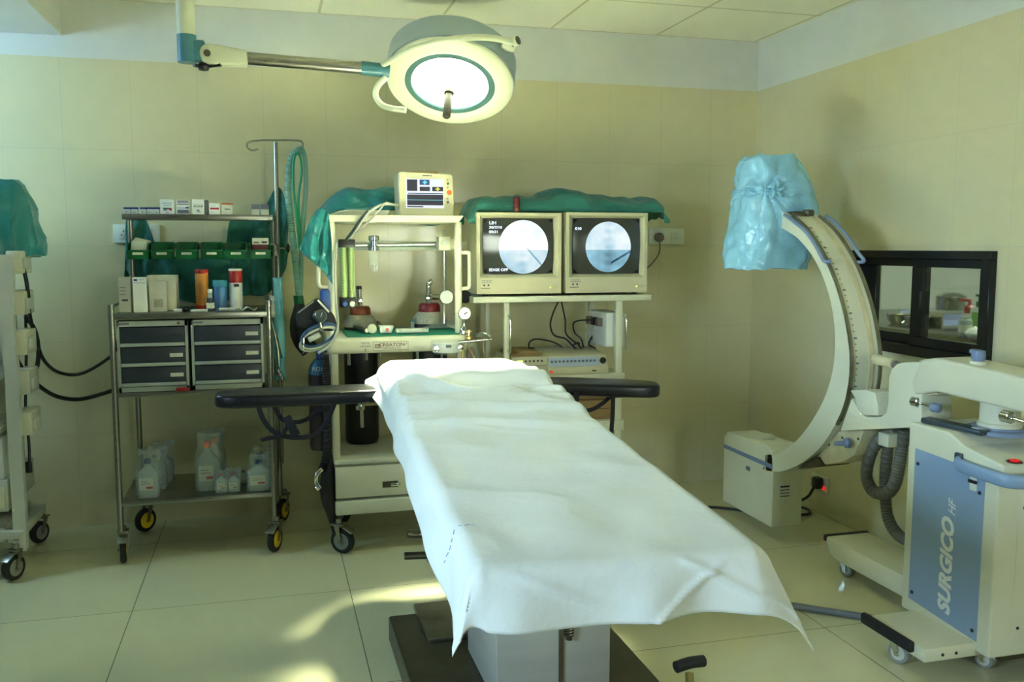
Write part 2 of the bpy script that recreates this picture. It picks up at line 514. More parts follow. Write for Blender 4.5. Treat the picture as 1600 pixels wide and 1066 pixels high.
FACE_FRONT = Matrix(((1, 0, 0, 0), (0, 0, -1, 0), (0, 1, 0, 0), (0, 0, 0, 1)))      # reads along +X, faces the camera side (-Y)
FACE_LEFT_UP = Matrix(((0, 0, -1, 0), (0, 1, 0, 0), (1, 0, 0, 0), (0, 0, 0, 1)))     # reads upward along +Z, faces -X
def text(name, body, size, loc, m, parent, orient=FACE_FRONT, shear=0.0, bold=0.0, sx=1.0, align='CENTER', depth=0.0004):
    cu = bpy.data.curves.new(name, 'FONT')
    cu.body = body; cu.size = size; cu.shear = shear; cu.offset = bold
    cu.align_x = align; cu.align_y = 'CENTER'; cu.extrude = depth; cu.resolution_u = 3
    tmp = bpy.data.objects.new(name + '_curve', cu)
    COL.objects.link(tmp)
    dg = bpy.context.evaluated_depsgraph_get()
    me = bpy.data.meshes.new_from_object(tmp.evaluated_get(dg))
    bpy.data.objects.remove(tmp); bpy.data.curves.remove(cu)
    off = world_loc(parent)
    me.transform(Matrix.Translation(Vector(loc) - off) @ orient @ Matrix.Diagonal((sx, 1, 1, 1)))
    me.name = name
    me.materials.clear(); me.materials.append(MT[m])
    o = bpy.data.objects.new(name, me)
    COL.objects.link(o); o.parent = parent
    return o

def caster(parent, pos, r, heading=0.0, tyre='rubber', hub='yellow', fork='dullsteel', w=0.024, lock=True):
    """swivel caster: fork with tyre and hub; pos = point on the floor under the wheel, heading = axle direction from +X"""
    p = Vector(pos); ax = Vector((cos(heading), sin(heading), 0)); fwd = Vector((-sin(heading), cos(heading), 0))
    c = p + Vector((0, 0, r))
    top = c + Vector((0, 0, r + 0.022)) + fwd * 0.02
    f = M()
    for sgn in (-1, 1):
        q = c + ax * sgn * (w / 2 + 0.006)
        f.prism([q - fwd * 0.007 + Vector((0, 0, -0.008)), q + fwd * 0.007 + Vector((0, 0, -0.008)), q + fwd * 0.032 + Vector((0, 0, r + 0.018)), q + fwd * 0.006 + Vector((0, 0, r + 0.018))], ax * (0.003 * sgn))
    f.obox(top + Vector((0, 0, -0.004)), (w + 0.022, 0.055, 0.008), heading, bev=0.003)
    f.cyl(top, top + Vector((0, 0, 0.02)), 0.014, seg=14)
    f.cyl(c - ax * (w / 2 + 0.012), c + ax * (w / 2 + 0.012), 0.006, seg=10)
    if lock: f.obox(c - fwd * (r * 0.6) + Vector((0, 0, r * 0.95)), (w + 0.016, 0.05, 0.006), heading, 0.5, bev=0.002)
    fo = f.done('caster', fork, parent)
    h = w / 2
    M().lathe([(r * 0.62, -h), (r * 0.93, -h), (r, -h * 0.5), (r, h * 0.5), (r * 0.93, h), (r * 0.62, h)], c, ax, 28).done('tyre', tyre, fo)
    M().lathe([(0.006, -h * 1.16), (r * 0.26, -h * 1.16), (r * 0.3, -h * 1.02), (r * 0.66, -h * 1.04), (r * 0.68, -h * 0.9), (r * 0.68, h * 0.9), (r * 0.66, h * 1.04), (r * 0.3, h * 1.02), (r * 0.26, h * 1.16), (0.006, h * 1.16)], c, ax, 24).done('hub', hub, fo)
    return fo

def nz(x, y, z, s=1.0):
    return noise.noise(Vector((x * s, y * s, z * s)))
def ridge(x, y, z, s=1.0):
    return 1 - 2 * abs(noise.noise(Vector((x * s, y * s, z * s))))

def lerp_poly(P, t):
    """point at fraction t along a polyline (by index)"""
    f = t * (len(P) - 1); i = min(int(f), len(P) - 2)
    return Vector(P[i]).lerp(Vector(P[i + 1]), f - i)

def drape(top, bot, nu=40, nv=30, amp=0.015, folds=7, seed=0.0, sag=0.0):
    """cloth hanging between two 3-D edges: bilinear between them, with vertical folds and crumples along Y"""
    T, B = spline(top, 8), spline(bot, 8)
    m = M()
    def fn(u, v):
        p = lerp_poly(T, u).lerp(lerp_poly(B, u), v)
        k = (0.35 + 0.65 * v)
        p.y += amp * k * (sin(u * folds * 2 * pi / 2 + 3 * nz(u * 2, v, seed)) * 0.8 + 1.2 * nz(p.x * 9, p.z * 5, seed) + 1.3 * ridge(p.x * 11 + p.z * 5, p.z * 9 - p.x * 4, seed + 5) + 0.6 * ridge(p.x * 24, p.z * 18, seed + 2))
        p.x += amp * 0.5 * nz(p.x * 8, p.z * 7, seed + 9)
        p.z += amp * 0.5 * nz(p.x * 8, p.z * 7, seed + 19) - sag * sin(pi * u) * v
        return p
    m.grid(fn, nu, nv)
    return m

def crumple_loft(levels, seg=48, amp=0.05, seed=0.0, sub=5, sq=2.6):
    """closed crumpled bag: levels = [(centre, rx, ry)] bottom to top, super-elliptic sections with folds"""
    m = M()
    Lv = []
    for i in range(len(levels) - 1):
        (c0, a0, b0), (c1, a1, b1) = levels[i], levels[i + 1]
        for k in range(sub):
            t = k / sub
            Lv.append((Vector(c0).lerp(Vector(c1), t), a0 + (a1 - a0) * t, b0 + (b1 - b0) * t))
    Lv.append((Vector(levels[-1][0]), levels[-1][1], levels[-1][2]))
    rings = []
    for c, a, b in Lv:
        ring = []
        for k in range(seg):
            th = 2 * pi * k / seg
            cx, sy = cos(th), sin(th)
            e = 2 / sq
            ux = math.copysign(abs(cx) ** e, cx); uy = math.copysign(abs(sy) ** e, sy)
            q = Vector((c.x + a * ux, c.y + b * uy, c.z))
            d = 1 + amp * (1.1 * nz(cx * 1.5, sy * 1.5, c.z * 4, 1.0 + 0.0 * seed) + 0.8 * ridge(cx * 3 + seed, sy * 3, c.z * 6) - 0.4)
            ring.append(m.b.verts.new(Vector((c.x + (q.x - c.x) * d, c.y + (q.y - c.y) * d, c.z + amp * 0.25 * nz(cx * 3, sy * 3, c.z * 5 + seed)))))
        rings.append(ring)
    for A, B in zip(rings, rings[1:]):
        for k in range(seg):
            m.b.faces.new((A[k], A[(k + 1) % seg], B[(k + 1) % seg], B[k]))
    for r, c in ((rings[0], Lv[0][0]), (rings[-1], Lv[-1][0])):
        v = m.b.verts.new(c)
        for k in range(seg): m.b.faces.new((r[k], r[(k + 1) % seg], v))
    return m

# ------------------------------------------------------------------ the room
XR, YB, ZC, XL, YF = 2.68, 4.66, 2.485, -2.2, -2.4
TOP = 2.215
struct(M().box((XL - 0.1, YF - 0.1, -0.1), (XR, YB + 0.1, 0)).done('floor', 'floor', keep=True))
struct(M().box((XL - 0.1, YF - 0.1, ZC), (XR + 0.15, YB + 0.1, ZC + 0.1)).done('ceiling', 'ceil', keep=True))
wb = struct(M().box((XL - 0.1, YB, 0), (XR + 0.15, YB + 0.1, TOP)).done('wall_back', 'wall_b', keep=True))
M().box((XL - 0.1, YB + 0.006, TOP), (XR + 0.15, YB + 0.1, ZC)).done('plaster_band', 'plaster', wb)
HY0, HY1, HZ0, HZ1 = 2.885, 3.72, 0.895, 1.318
wr = M()
wr.box((XR, YF - 0.1, 0), (XR + 0.15, HY0, TOP)).box((XR, HY1, 0), (XR + 0.15, YB, TOP))
wr.box((XR, HY0, 0), (XR + 0.15, HY1, HZ0)).box((XR, HY0, HZ1), (XR + 0.15, HY1, TOP))
wr = struct(wr.done('wall_right', 'wall_r', keep=True))
M().box((XR + 0.006, YF - 0.1, TOP), (XR + 0.15, YB + 0.006, ZC)).done('plaster_band', 'plaster', wr)
wfm = M().box((XL, YF - 0.04, 0), (1.35, YF, ZC)).box((2.45, YF - 0.04, 0), (XR, YF, ZC)).box((1.35, YF - 0.04, 0), (2.45, YF, 1.05)).box((1.35, YF - 0.04, 1.95), (2.45, YF, ZC))
struct(wfm.done('wall_front', 'plaster', keep=True))
wl = M()
def wall_x(m, x0, x1, y0, y1, holes):
    """wall in an X plane with rectangular openings (y0, y1, z0, z1), sorted along Y"""
    y = y0
    for a, b, c, d in holes:
        m.box((x0, y, 0), (x1, a, ZC)); m.box((x0, a, 0), (x1, b, c)); m.box((x0, a, d), (x1, b, ZC)); y = b
    return m.box((x0, y, 0), (x1, y1, ZC))
wall_x(wl, XL - 0.04, XL, YF, YB, ((0.0, 1.0, 1.0, 1.9), (3.6, 4.3, 1.75, 2.28)))
struct(wl.done('wall_left', 'plaster', keep=True))
# dropped beam along the left side of the ceiling
struct(M().box((XL, YF, 2.312), (-0.885, YB + 0.004, ZC)).done('ceiling_beam', 'plaster', keep=True))

# hatch window in the right wall
win = bpy.data.objects.new('window_1', None); COL.objects.link(win); win.location = (XR, (HY0 + HY1) / 2, HZ0); win['kind'] = 'structure'
def xring(outer, inner, x0, x1):
    """frame in an X plane: (y0,z0,y1,z1)"""
    m = M()
    a, b = outer, inner
    for y0, z0, y1, z1 in ((a[0], a[1], a[2], b[1]), (a[0], b[3], a[2], a[3]), (a[0], b[1], b[0], b[3]), (b[2], b[1], a[2], b[3])):
        m.box((x0, y0, z0), (x1, y1, z1), 0.002, 1)
    return m
struct(xring((HY0 - 0.03, HZ0 - 0.012, HY1 + 0.02, HZ1 + 0.014), (HY0 + 0.012, HZ0 + 0.03, HY1 - 0.012, HZ1 - 0.02), XR - 0.03, XR + 0.09).done('window_frame', 'frameblack', win))
s1 = struct(xring((2.888, HZ0 + 0.03, 3.31, HZ1 - 0.02), (2.925, HZ0 + 0.072, 3.245, HZ1 - 0.055), XR - 0.012, XR + 0.015).done('window_sash', 'frameblack', win))
struct(M().box((XR, 2.92, HZ0 + 0.07), (XR + 0.003, 3.25, HZ1 - 0.053)).done('window_pane', 'glass', s1, smooth=0))
M().box((XR - 0.024, 3.235, 1.06), (XR - 0.012, 3.25, 1.16), 0.003).done('window_latch', 'frameblack', s1)
s2 = struct(xring((3.27, HZ0 + 0.03, 3.71, HZ1 - 0.02), (3.325, HZ0 + 0.072, 3.60, HZ1 - 0.055), XR + 0.03, XR + 0.055).done('window_sash', 'frameblack', win))
struct(M().box((XR + 0.042, 3.32, HZ0 + 0.07), (XR + 0.045, 3.61, HZ1 - 0.053)).done('window_pane', 'glass', s2, smooth=0))

# scrub room seen through the hatch
sr = M()
sr.box((XR + 0.15, 2.0, -0.1), (5.2, 5.6, 0)).box((XR + 0.15, 2.0, 2.4), (5.2, 5.6, 2.5)).box((5.1, 2.0, 0), (5.2, 5.6, 2.4))
sr.box((XR + 0.15, 5.5, 0), (5.2, 5.6, 2.4)).box((XR + 0.15, 2.0, 0), (5.2, 2.1, 2.4))
struct(sr.done('wall_scrub_room', 'plaster', keep=True))
CZ = 0.93
ct = thing('steel_counter', 'long steel counter seen through the black hatch window', 'counter', (3.5, 4.0, 0))
M().box((3.1, 2.9, CZ - 0.04), (4.3, 5.2, CZ), 0.004).done('counter_top', 'stone', ct)
M().box((3.14, 2.94, 0.0), (4.26, 5.16, CZ - 0.04)).done('cabinet', 'darksteel', ct)
def bowl(name, x, y, r, h, label):
    return tag(M().lathe([(0.0, 0.0), (r * 0.55, 0.0), (r * 0.85, h * 0.4), (r, h), (r * 1.06, h), (r * 0.97, h * 0.95), (r * 0.8, h * 0.4), (r * 0.5, 0.01), (0, 0.01)], (x, y, CZ), seg=28, caps=False).done(name, 'chrome'), label, 'bowl', 'steel bowls behind the hatch')
b1 = at_x(1403, 510, 3.3); b2 = at_x(1424, 512, 3.3)
bowl('steel_bowl', b1.x, b1.y, 0.062, 0.055, 'left steel bowl seen in the far pane of the hatch window')
bowl('steel_bowl', b2.x, b2.y - 0.04, 0.062, 0.05, 'right steel bowl beside the middle bar of the hatch window')
p = at_x(1473, 500, 3.5)
tray = thing('instrument_tray', 'long low steel tray on the counter behind the hatch window', 'tray', (p.x, p.y, CZ))
M().ring((p.x - 0.14, CZ, p.x + 0.14, CZ + 0.075), (p.x - 0.13, CZ + 0.01, p.x + 0.13, CZ + 0.07), p.y - 0.16, p.y + 0.16).done('body', 'chrome', tray)
M().box((p.x - 0.15, p.y - 0.17, CZ + 0.07), (p.x + 0.15, p.y + 0.17, CZ + 0.078), 0.003).done('lid', 'chrome', tray)
drp = at_x(1485, 490, 3.85)
tag(M().lathe([(0.0, 0), (0.075, 0), (0.08, 0.01), (0.08, 0.12), (0.085, 0.13), (0.05, 0.15), (0, 0.155)], (drp.x, drp.y, CZ), seg=32).done('steel_drum', 'chrome'), 'round steel sterilizing drum behind the tray in the hatch', 'drum')
j = at_x(1500, 518, 3.12)
jar = thing('glass_jar', 'small clear jar with a white label behind the hatch window', 'jar', (j.x + 0.03, j.y, CZ))
jx, jy = j.x + 0.03, j.y
M().lathe([(0, 0), (0.028, 0), (0.03, 0.006), (0.03, 0.075), (0.022, 0.085), (0.022, 0.09), (0, 0.09)], (jx, jy, CZ)).done('body', 'bottle', jar)
M().lathe([(0.0305, 0.02), (0.0305, 0.055)], (jx, jy, CZ), caps=False).done('label', 'label', jar)
q = at_x(1514, 508, 3.25)
bt = thing('spray_bottle', 'white bottle with a red pump top behind the hatch window', 'bottle', (q.x, q.y, CZ))
M().lathe([(0, 0), (0.028, 0), (0.03, 0.01), (0.03, 0.09), (0.014, 0.115), (0, 0.115)], (q.x, q.y, CZ)).done('body', 'white', bt)
M().lathe([(0.024, 0.1), (0.024, 0.13), (0.01, 0.14), (0.006, 0.165), (0, 0.165)], (q.x, q.y, CZ)).box((q.x - 0.01, q.y - 0.005, CZ + 0.155), (q.x + 0.005, q.y + 0.06, CZ + 0.168), 0.003).done('pump_top', 'red', bt)
q = at_x(1529, 506, 3.25)
bt = thing('soap_dispenser', 'green soap dispenser with pump behind the hatch window', 'bottle', (q.x, q.y, CZ))
M().box((q.x - 0.022, q.y - 0.038, CZ), (q.x + 0.022, q.y + 0.038, CZ + 0.135), 0.012).done('body', 'white', bt)
M().box((q.x - 0.0235, q.y - 0.03, CZ + 0.02), (q.x - 0.021, q.y + 0.02, CZ + 0.11)).done('label', 'soap', bt)
M().cyl((q.x, q.y, CZ + 0.133), (q.x, q.y, CZ + 0.16), 0.014).cyl((q.x, q.y, CZ + 0.16), (q.x, q.y, CZ + 0.19), 0.005).box((q.x - 0.008, q.y - 0.05, CZ + 0.183), (q.x + 0.008, q.y + 0.02, CZ + 0.195), 0.003).done('pump_top', 'bin', bt)
q = at_x(1524, 517, 3.15)
tag(M().lathe([(0, 0.0), (0.03, 0), (0.045, 0.02), (0.03, 0.04), (0.012, 0.045), (0, 0.055)], (q.x, q.y, CZ)).done('covered_dish', 'white'), 'small white covered dish at the right end of the hatch', 'dish')

# wall sockets
def socket(name, px0, py0, px1, py1, label, holes):
    a, b = at_y(px0, py1, YB), at_y(px1, py0, YB)
    t = thing(name, label, 'socket', ((a.x + b.x) / 2, YB, a.z), 'white wall sockets')
    M().box((a.x, YB - 0.012, a.z), (b.x, YB, b.z), 0.004).done('cover_plate', 'switchwhite', t)
    for hx in holes:
        x = a.x + (b.x - a.x) * hx; z = (a.z + b.z) / 2
        m = M()
        m.box((x - 0.021, YB - 0.015, z - 0.025), (x + 0.021, YB - 0.011, z + 0.025), 0.003)
        o = m.done('outlet', 'switchwhite', t)
        h = M()
        for dx, dz in ((0, 0.012), (-0.009, -0.006), (0.009, -0.006)):
            h.cyl((x + dx, YB - 0.0155, z + dz), (x + dx, YB - 0.0145, z + dz), 0.0028, seg=10)
        h.done('pin_holes', 'black', o)
    return t, a, b
socket('wall_socket', 178, 351, 250, 380, 'wide white wall socket behind the drug trolley', (0.22, 0.72))
t, a, b = socket('wall_socket', 1013, 357, 1068, 382, 'white wall socket right of the twin screens', (0.72,))
M().box((a.x + 0.13, YB - 0.016, a.z + 0.03), (a.x + 0.15, YB - 0.01, a.z + 0.07), 0.003).done('switch', 'switchwhite', t)
pc = at_y(1030, 371, YB - 0.03)
pl = thing('power_plug', 'grey plug with hanging lead in the socket right of the screens', 'plug', (pc.x, YB, pc.z))
M().lathe([(0.016, 0), (0.026, 0.012), (0.026, 0.03), (0.02, 0.034)], (pc.x, YB - 0.05, pc.z), (0, 1, 0)).done('body', 'plug', pl)
M().tube([(pc.x, YB - 0.04, pc.z - 0.02), at_y(1030, 395, YB - 0.03), at_y(1022, 408, YB - 0.03), at_y(1012, 418, YB - 0.06), at_y(1000, 425, YB - 0.08)], 0.004, 8, 6).done('lead', 'plug', pl)
q = at_y(1038, 374, YB - 0.02)
M().lathe([(0, 0), (0.004, 0), (0.004, 0.003), (0, 0.004)], (q.x, YB - 0.0125, q.z), (0, -1, 0), 10).done('indicator', 'led_red', t)

# low socket on the right wall with black plug and leads
sa, sb = at_x(1273, 772, XR), at_x(1297, 740, XR)
t = thing('wall_socket', 'white wall socket low on the right wall behind the tube housing', 'socket', (XR, (sa.y + sb.y) / 2, sa.z), 'white wall sockets')
M().box((XR - 0.01, sb.y, 0.115), (XR, sa.y + 0.02, 0.2), 0.003).done('cover_plate', 'switchwhite', t)
M().box((XR - 0.014, sb.y + 0.015, 0.13), (XR - 0.009, sb.y + 0.045, 0.15), 0.002).done('indicator', 'led_red', t)
pc = at_x(1280, 755, XR - 0.03)
pl = thing('power_plug', 'black plug in the low socket on the right wall', 'plug', (XR - 0.03, pc.y, pc.z))
M().obox((XR - 0.035, pc.y + 0.01, pc.z), (0.045, 0.05, 0.06), bev=0.012).done('body', 'black', pl)
M().tube([(XR - 0.05, pc.y + 0.01, pc.z - 0.02), (XR - 0.08, pc.y + 0.04, 0.08), (2.5, 4.0, 0.03), (2.35, 4.08, 0.012), (2.45, 4.16, 0.011), (2.62, 4.02, 0.012), (2.6, 3.9, 0.011), (2.42, 3.92, 0.012), (2.2, 4.12, 0.011), (1.9, 4.2, 0.011), (1.95, 4.3, 0.011), (2.1, 4.3, 0.011)], 0.007, 8, 8).done('lead', 'black', pl)

# ------------------------------------------------------------------ surgical lamp
LY = 3.75
LC = at_y(703, 132, LY)                      # centre of the lens face
vdir = (_eye - LC).normalized()
sd = (_rt * -0.11 - _up * 0.994)
sd = (sd - vdir * sd.dot(vdir)).normalized()
LN = (vdir * 0.63 + sd * 0.776).normalized() # the way the lamp looks
LU = (_rt - LN * _rt.dot(LN)).normalized()
LV = LN.cross(LU)
lamp = thing('surgical_lamp', 'round ceiling mounted surgical lamp switched on over the table head', 'lamp', (LC.x, LC.y, LC.z))
R0 = 0.262
back = -LN
M().lathe([(0.186, -0.004), (0.2, -0.012), (R0 - 0.035, -0.012), (R0 - 0.012, -0.006), (R0 - 0.001, 0.004), (R0, 0.014), (R0 - 0.008, 0.02), (0.186, 0.02)], LC, back, 64, caps=False).done('front_ring', 'lampwhite', lamp)
M().lathe([(R0 - 0.006, 0.016), (R0 + 0.004, 0.02), (R0 + 0.004, 0.118), (R0 - 0.004, 0.122)], LC, back, 64, caps=False).done('side_band', 'lampgrey', lamp)
M().lathe([(R0 + 0.002, 0.118), (R0 - 0.006, 0.132), (R0 - 0.04, 0.155), (R0 - 0.12, 0.178), (0, 0.19)], LC, back, 64).done('top_cover', 'lampwhite', lamp)
M().lathe([(0.156, 0.004), (0.16, -0.002), (0.184, -0.002), (0.19, 0.006)], LC, back, 64, caps=False).done('inner_ring', 'lampring', lamp)
M().lathe([(0.0, 0.0), (0.12, 0.0015), (0.1575, 0.004), (0.15, 0.02), (0, 0.022)], LC, back, 64, caps=False).done('lens', 'lens', lamp)
hb = LC + LN * 0.002
hd = LN
hnd = M().lathe([(0.016, 0.0), (0.015, 0.035), (0.021, 0.036), (0.021, 0.046), (0.014, 0.047), (0.014, 0.075), (0.0165, 0.078), (0.0165, 0.158), (0.013, 0.163), (0, 0.163)], hb, hd, 20).done('handle', 'lamphandle', lamp)
M().lathe([(0.0165, 0.002), (0.0155, 0.036)], hb, hd, 20, caps=False).done('handle_collar', 'lampwhite', hnd)
# fork that carries the head: right pivot, bow in front of the band, left pivot
def lp(a, b, c): return LC + LU * a + LV * b - LN * c
pr = at_y(787, 69, LY - 0.1)
LE = (vdir - LN * vdir.dot(LN)).normalized()
def fk(deg, h, k=1.13): return LC + (LU * cos(radians(deg)) + LE * sin(radians(deg))) * (R0 * k) - LN * h
pts = [fk(182, 0.075), fk(166, 0.02), fk(145, -0.035), fk(118, -0.04), fk(92, -0.025), fk(66, 0.014), fk(38, 0.075)]
M().tube(pts, 0.0125, 12, 8).done('fork', 'lampwhite', lamp)
e = fk(38, 0.075); d = (LU * cos(radians(38)) + LE * sin(radians(38))).normalized()
pv = M().cyl(e - d * 0.045, e + d * 0.02, 0.019, seg=20).done('pivot', 'lampwhite', lamp)
M().cyl(e + d * 0.02, e + d * 0.023, 0.017, seg=20).done('pivot_cap', 'darksteel', pv)
q = fk(38, 0.075, 1.03)
br = M().obox(q, (0.06, 0.05, 0.045), 0.1, 0.3, 0.35, bev=0.012).done('bracket', 'lampwhite', lamp)
M().cyl(q + Vector((-0.012, -0.026, 0.004)), q + Vector((-0.012, -0.029, 0.004)), 0.006, seg=12).cyl(q + Vector((0.014, -0.026, -0.006)), q + Vector((0.014, -0.029, -0.006)), 0.006, seg=12).done('bolts', 'darksteel', br)
pts = [at_y(603, 121, LY - 0.02), at_y(590, 135, LY), at_y(587, 150, LY + 0.02), at_y(597, 164, LY + 0.02), at_y(615, 170, LY), at_y(634, 172, LY - 0.02)]
M().tube(pts, 0.012, 12, 8).done('fork', 'lampwhite', lamp)
# arm
A0, A1, A2 = at_y(345, 84, LY), at_y(386, 91, LY), at_y(564, 106, LY)
A3 = at_y(608, 111, LY)
M().tube([A1, A2], 0.024, 24).done('arm_tube', 'steel', lamp)
M().tube([A2, A3], 0.0275, 24).done('arm_end_sleeve', 'lampteal', lamp)
ax = (A2 - A1).normalized(); up = Vector((0, 0, 1))
k0 = at_y(322, 82, LY)
def arm_pt(px, py): return at_y(px, py, LY - 0.035)
poly = [arm_pt(*q) for q in ((311, 82), (313, 74), (318, 69), (326, 67), (340, 69), (386, 78), (387, 101), (345, 101), (325, 99), (315, 94))]
kn = M().prism(poly, (0, 0.07, 0), 0.008, 3).done('arm_cover', 'lampwhite', lamp)
sc = at_y(323.5, 83, LY - 0.042)
M().cyl(sc, sc + Vector((0, -0.004, 0)), 0.013, seg=20).done('cover_bolt', 'darksteel', kn)
# drop pole with teal elbow
P0, P1 = at_y(290.5, 55, LY), at_y(293, 98, LY)
topz = ZC
pole_x = P0.x + 0.002
M().tube([(pole_x, LY, P0.z), (pole_x - 0.004, LY, ZC)], 0.033, 28).done('drop_pole', 'lampwhite', lamp)
el = M().tube([(pole_x, LY, P0.z), (pole_x, LY, P1.z)], 0.036, 28)
el.obox(at_y(308, 80, LY), (0.06, 0.05, 0.08), bev=0.01)
el.done('elbow', 'lampteal', lamp)
kq = at_y(318, 104, LY)
M().lathe([(0, 0.018), (0.018, 0.012), (0.024, 0), (0.018, -0.014), (0, -0.018)], kq, (0, 0, 1), 16).tube([at_y(303, 102, LY - 0.03), kq, at_y(345, 101, LY - 0.03)], 0.007, 8, 4).done('lock_knob', 'black', lamp)
M().lathe([(0.033, 0), (0.09, 0.0), (0.1, 0.03), (0.1, 0.05)], (pole_x - 0.004, LY, ZC - 0.05), seg=32).done('ceiling_flange', 'lampwhite', lamp)
sp = bpy.data.lights.new('lamp_beam', 'SPOT')
sp.energy = LAMP_POWER; sp.color = LAMP_COLOR
sp.spot_size = radians(31); sp.spot_blend = 1.0; sp.shadow_soft_size = 0.15
so = bpy.data.objects.new('lamp_beam', sp); COL.objects.link(so)
so.parent = lamp
so.location = LN * 0.22
aim = (Vector((0.67, 3.31, 0.9)) - LC).normalized()
so.rotation_euler = aim.to_track_quat('-Z', 'Y').to_euler()

# ------------------------------------------------------------------ operating table
HC, FC = Vector((0.675, 3.5, 0.9)), Vector((0.612, 1.5, 0.785))
TD = (FC - HC); TLEN = TD.length; TD.normalize()
TA = Vector((TD.y, -TD.x, 0)).normalized()          # across; points towards -X
if TA.x < 0: TA = -TA                                # make it point to +X
TN = TA.cross(TD); TN = TN if TN.z > 0 else -TN
TW = 0.515
def tp(s, t, n=0.0): return HC + TD * t + TA * s + TN * n
table = thing('operating_table', 'operating table with black padded arm boards under the white sheet', 'table', (0.72, 2.4, 0))
tm = Matrix((( TA.x, -TD.x, TN.x, 0), (TA.y, -TD.y, TN.y, 0), (TA.z, -TD.z, TN.z, 0), (0, 0, 0, 1)))
def tbox(m, s0, s1, t0, t1, n0, n1, bev=0.0):
    c = tp((s0 + s1) / 2, (t0 + t1) / 2, (n0 + n1) / 2)
    h = Vector(((s1 - s0) / 2, (t1 - t0) / 2, (n1 - n0) / 2))
    return m.box(-h, h, bev, 3, Matrix.Translation(c) @ tm)
tbox(M(), -TW / 2 + 0.012, TW / 2 - 0.012, 0.012, TLEN - 0.012, -0.07, -0.012, 0.025).done('mattress', 'vinyl', table)
f = M(); tbox(f, -TW / 2 + 0.02, TW / 2 - 0.02, 0.03, TLEN - 0.03, -0.09, -0.071, 0.003)
f.done('top_frame', 'dullsteel', table)
for sg in (-1, 1):
    rl = M(); tbox(rl, sg * (TW / 2 + 0.002) - 0.004, sg * (TW / 2 + 0.002) + 0.004, 0.1, 1.7, -0.105, -0.08, 0.002)
    rl.done('side_rail', 'chrome', table)
c = M().box((0.56, 2.24, 0.12), (0.885, 2.6, 0.56), 0.006)
c.done('column_cover', 'colsteel', table)
M().box((0.62, 2.29, 0.56), (0.83, 2.55, 0.775), 0.006).done('column', 'dullsteel', table)
g = M().box((0.735, 2.236, 0.13), (0.748, 2.242, 0.5)).done('column_slot', 'darksteel', table)
sp_pts = [Vector((0.762 + 0.011 * cos(k * 0.9), 2.232 + 0.007 * sin(k * 0.9), 0.3 + k * 0.0011)) for k in range(180)]
M().cyl((0.762, 2.232, 0.29), (0.762, 2.232, 0.5), 0.008).tube(sp_pts, 0.003, 6).done('spring_rod', 'darksteel', table)
M().box((0.36, 1.75, 0.03), (1.05, 2.93, 0.118), 0.008).done('base', 'darksteel', table)
M().box((0.45, 2.68, 0.115), (0.62, 2.97, 0.135), 0.004).done('base_plate', 'steel', table)
for x in (0.44, 0.97):
    for y in (1.85, 2.83): M().lathe([(0.03, 0), (0.032, 0.01), (0.02, 0.03)], (x, y, 0.0), seg=16).done('foot', 'rubber', table)
# brake pedal on the right of the base
ped = M().tube([(1.0, 2.06, 0.1), (1.05, 2.12, 0.11), (1.09, 2.17, 0.14), (1.105, 2.2, 0.165)], 0.012, 10, 4).done('brake_pedal', 'grommet', table)
pa, pb = at_z(1056, 1043, 0.17), at_z(1099, 1033, 0.17)
M().tube([pa, pa.lerp(pb, 0.5) + Vector((0, 0, 0.004)), pb], 0.0165, 14, 4).done('pedal_pad', 'rubber', ped)
# clamps and levers below the left edge
def cl(px0, py0, px1, py1, Y0, Y1, r, name, m): return M().tube([at_y(px0, py0, Y0), at_y(px1, py1, Y1)], r, 12).done(name, m, table)
cl(637, 834, 700, 836, 2.55, 2.55, 0.012, 'side_clamp', 'chrome')
cl(632, 869, 720, 866, 2.4, 2.4, 0.0105, 'side_clamp', 'darksteel')
q = [at_y(*p, 2.4) for p in ((662, 822), (678, 822), (686, 890), (668, 880))]
M().prism(q, (0, 0.04, 0), 0.004).done('clamp_bracket', 'dullsteel', table)
q = at_y(691, 890, 2.38); M().lathe([(0.0, 0), (0.015, 0), (0.015, 0.03), (0, 0.035)], q - Vector((0, 0, 0.015)), seg=14).done('clamp_knob', 'rubber', table)

# arm boards
def board(x0, x1, y0, y1, z0, z1, hw, name='arm_board'):
    a, b = Vector((x0, y0, z0)), Vector((x1, y1, z1))
    d = b - a; L = d.length; d.normalize()
    side = Vector((-d.y, d.x, 0)).normalized(); nn = d.cross(side)
    if nn.z < 0: nn = -nn
    out = []
    for k in range(40):
        th = 2 * pi * k / 40
        ex = 0.62
        cx = math.copysign(abs(cos(th)) ** 0.35, cos(th)); cy = math.copysign(abs(sin(th)) ** 0.6, sin(th))
        out.append(a.lerp(b, 0.5) + d * (cx * L / 2) + side * (cy * hw))
    return M().prism([p - nn * 0.024 for p in out], nn * 0.048, 0.012, 3).done(name, 'vinyl', table)
BL = board(0.46, -0.19, 3.28, 3.28, 0.818, 0.818, 0.085)
BR = board(0.88, 1.435, 3.32, 3.16, 0.825, 0.805, 0.085)
M().box((0.3, 3.22, 0.782), (0.46, 3.34, 0.794), 0.002).done('board_bracket', 'grommet', table)
def bp(px, py, Y): return at_y(px, py, Y)
rod = bp(565, 632, 3.22); M().tube([rod + Vector((0, 0, 0.05)), bp(566, 668, 3.22)], 0.006, 10).lathe([(0, 0), (0.016, 0), (0.016, 0.014), (0, 0.014)], bp(563, 640, 3.22), seg=14).done('board_clamp', 'chrome', table)
def strap(pts, Y, parent, w=0.012, n=6, yy=None):
    w *= 0.62
    P = [at_y(px, py, Y + (yy[i] if yy else 0)) for i, (px, py) in enumerate(pts)]
    return M().tube(P, w, 8, n, flat=0.16).done('strap', 'strap', parent)
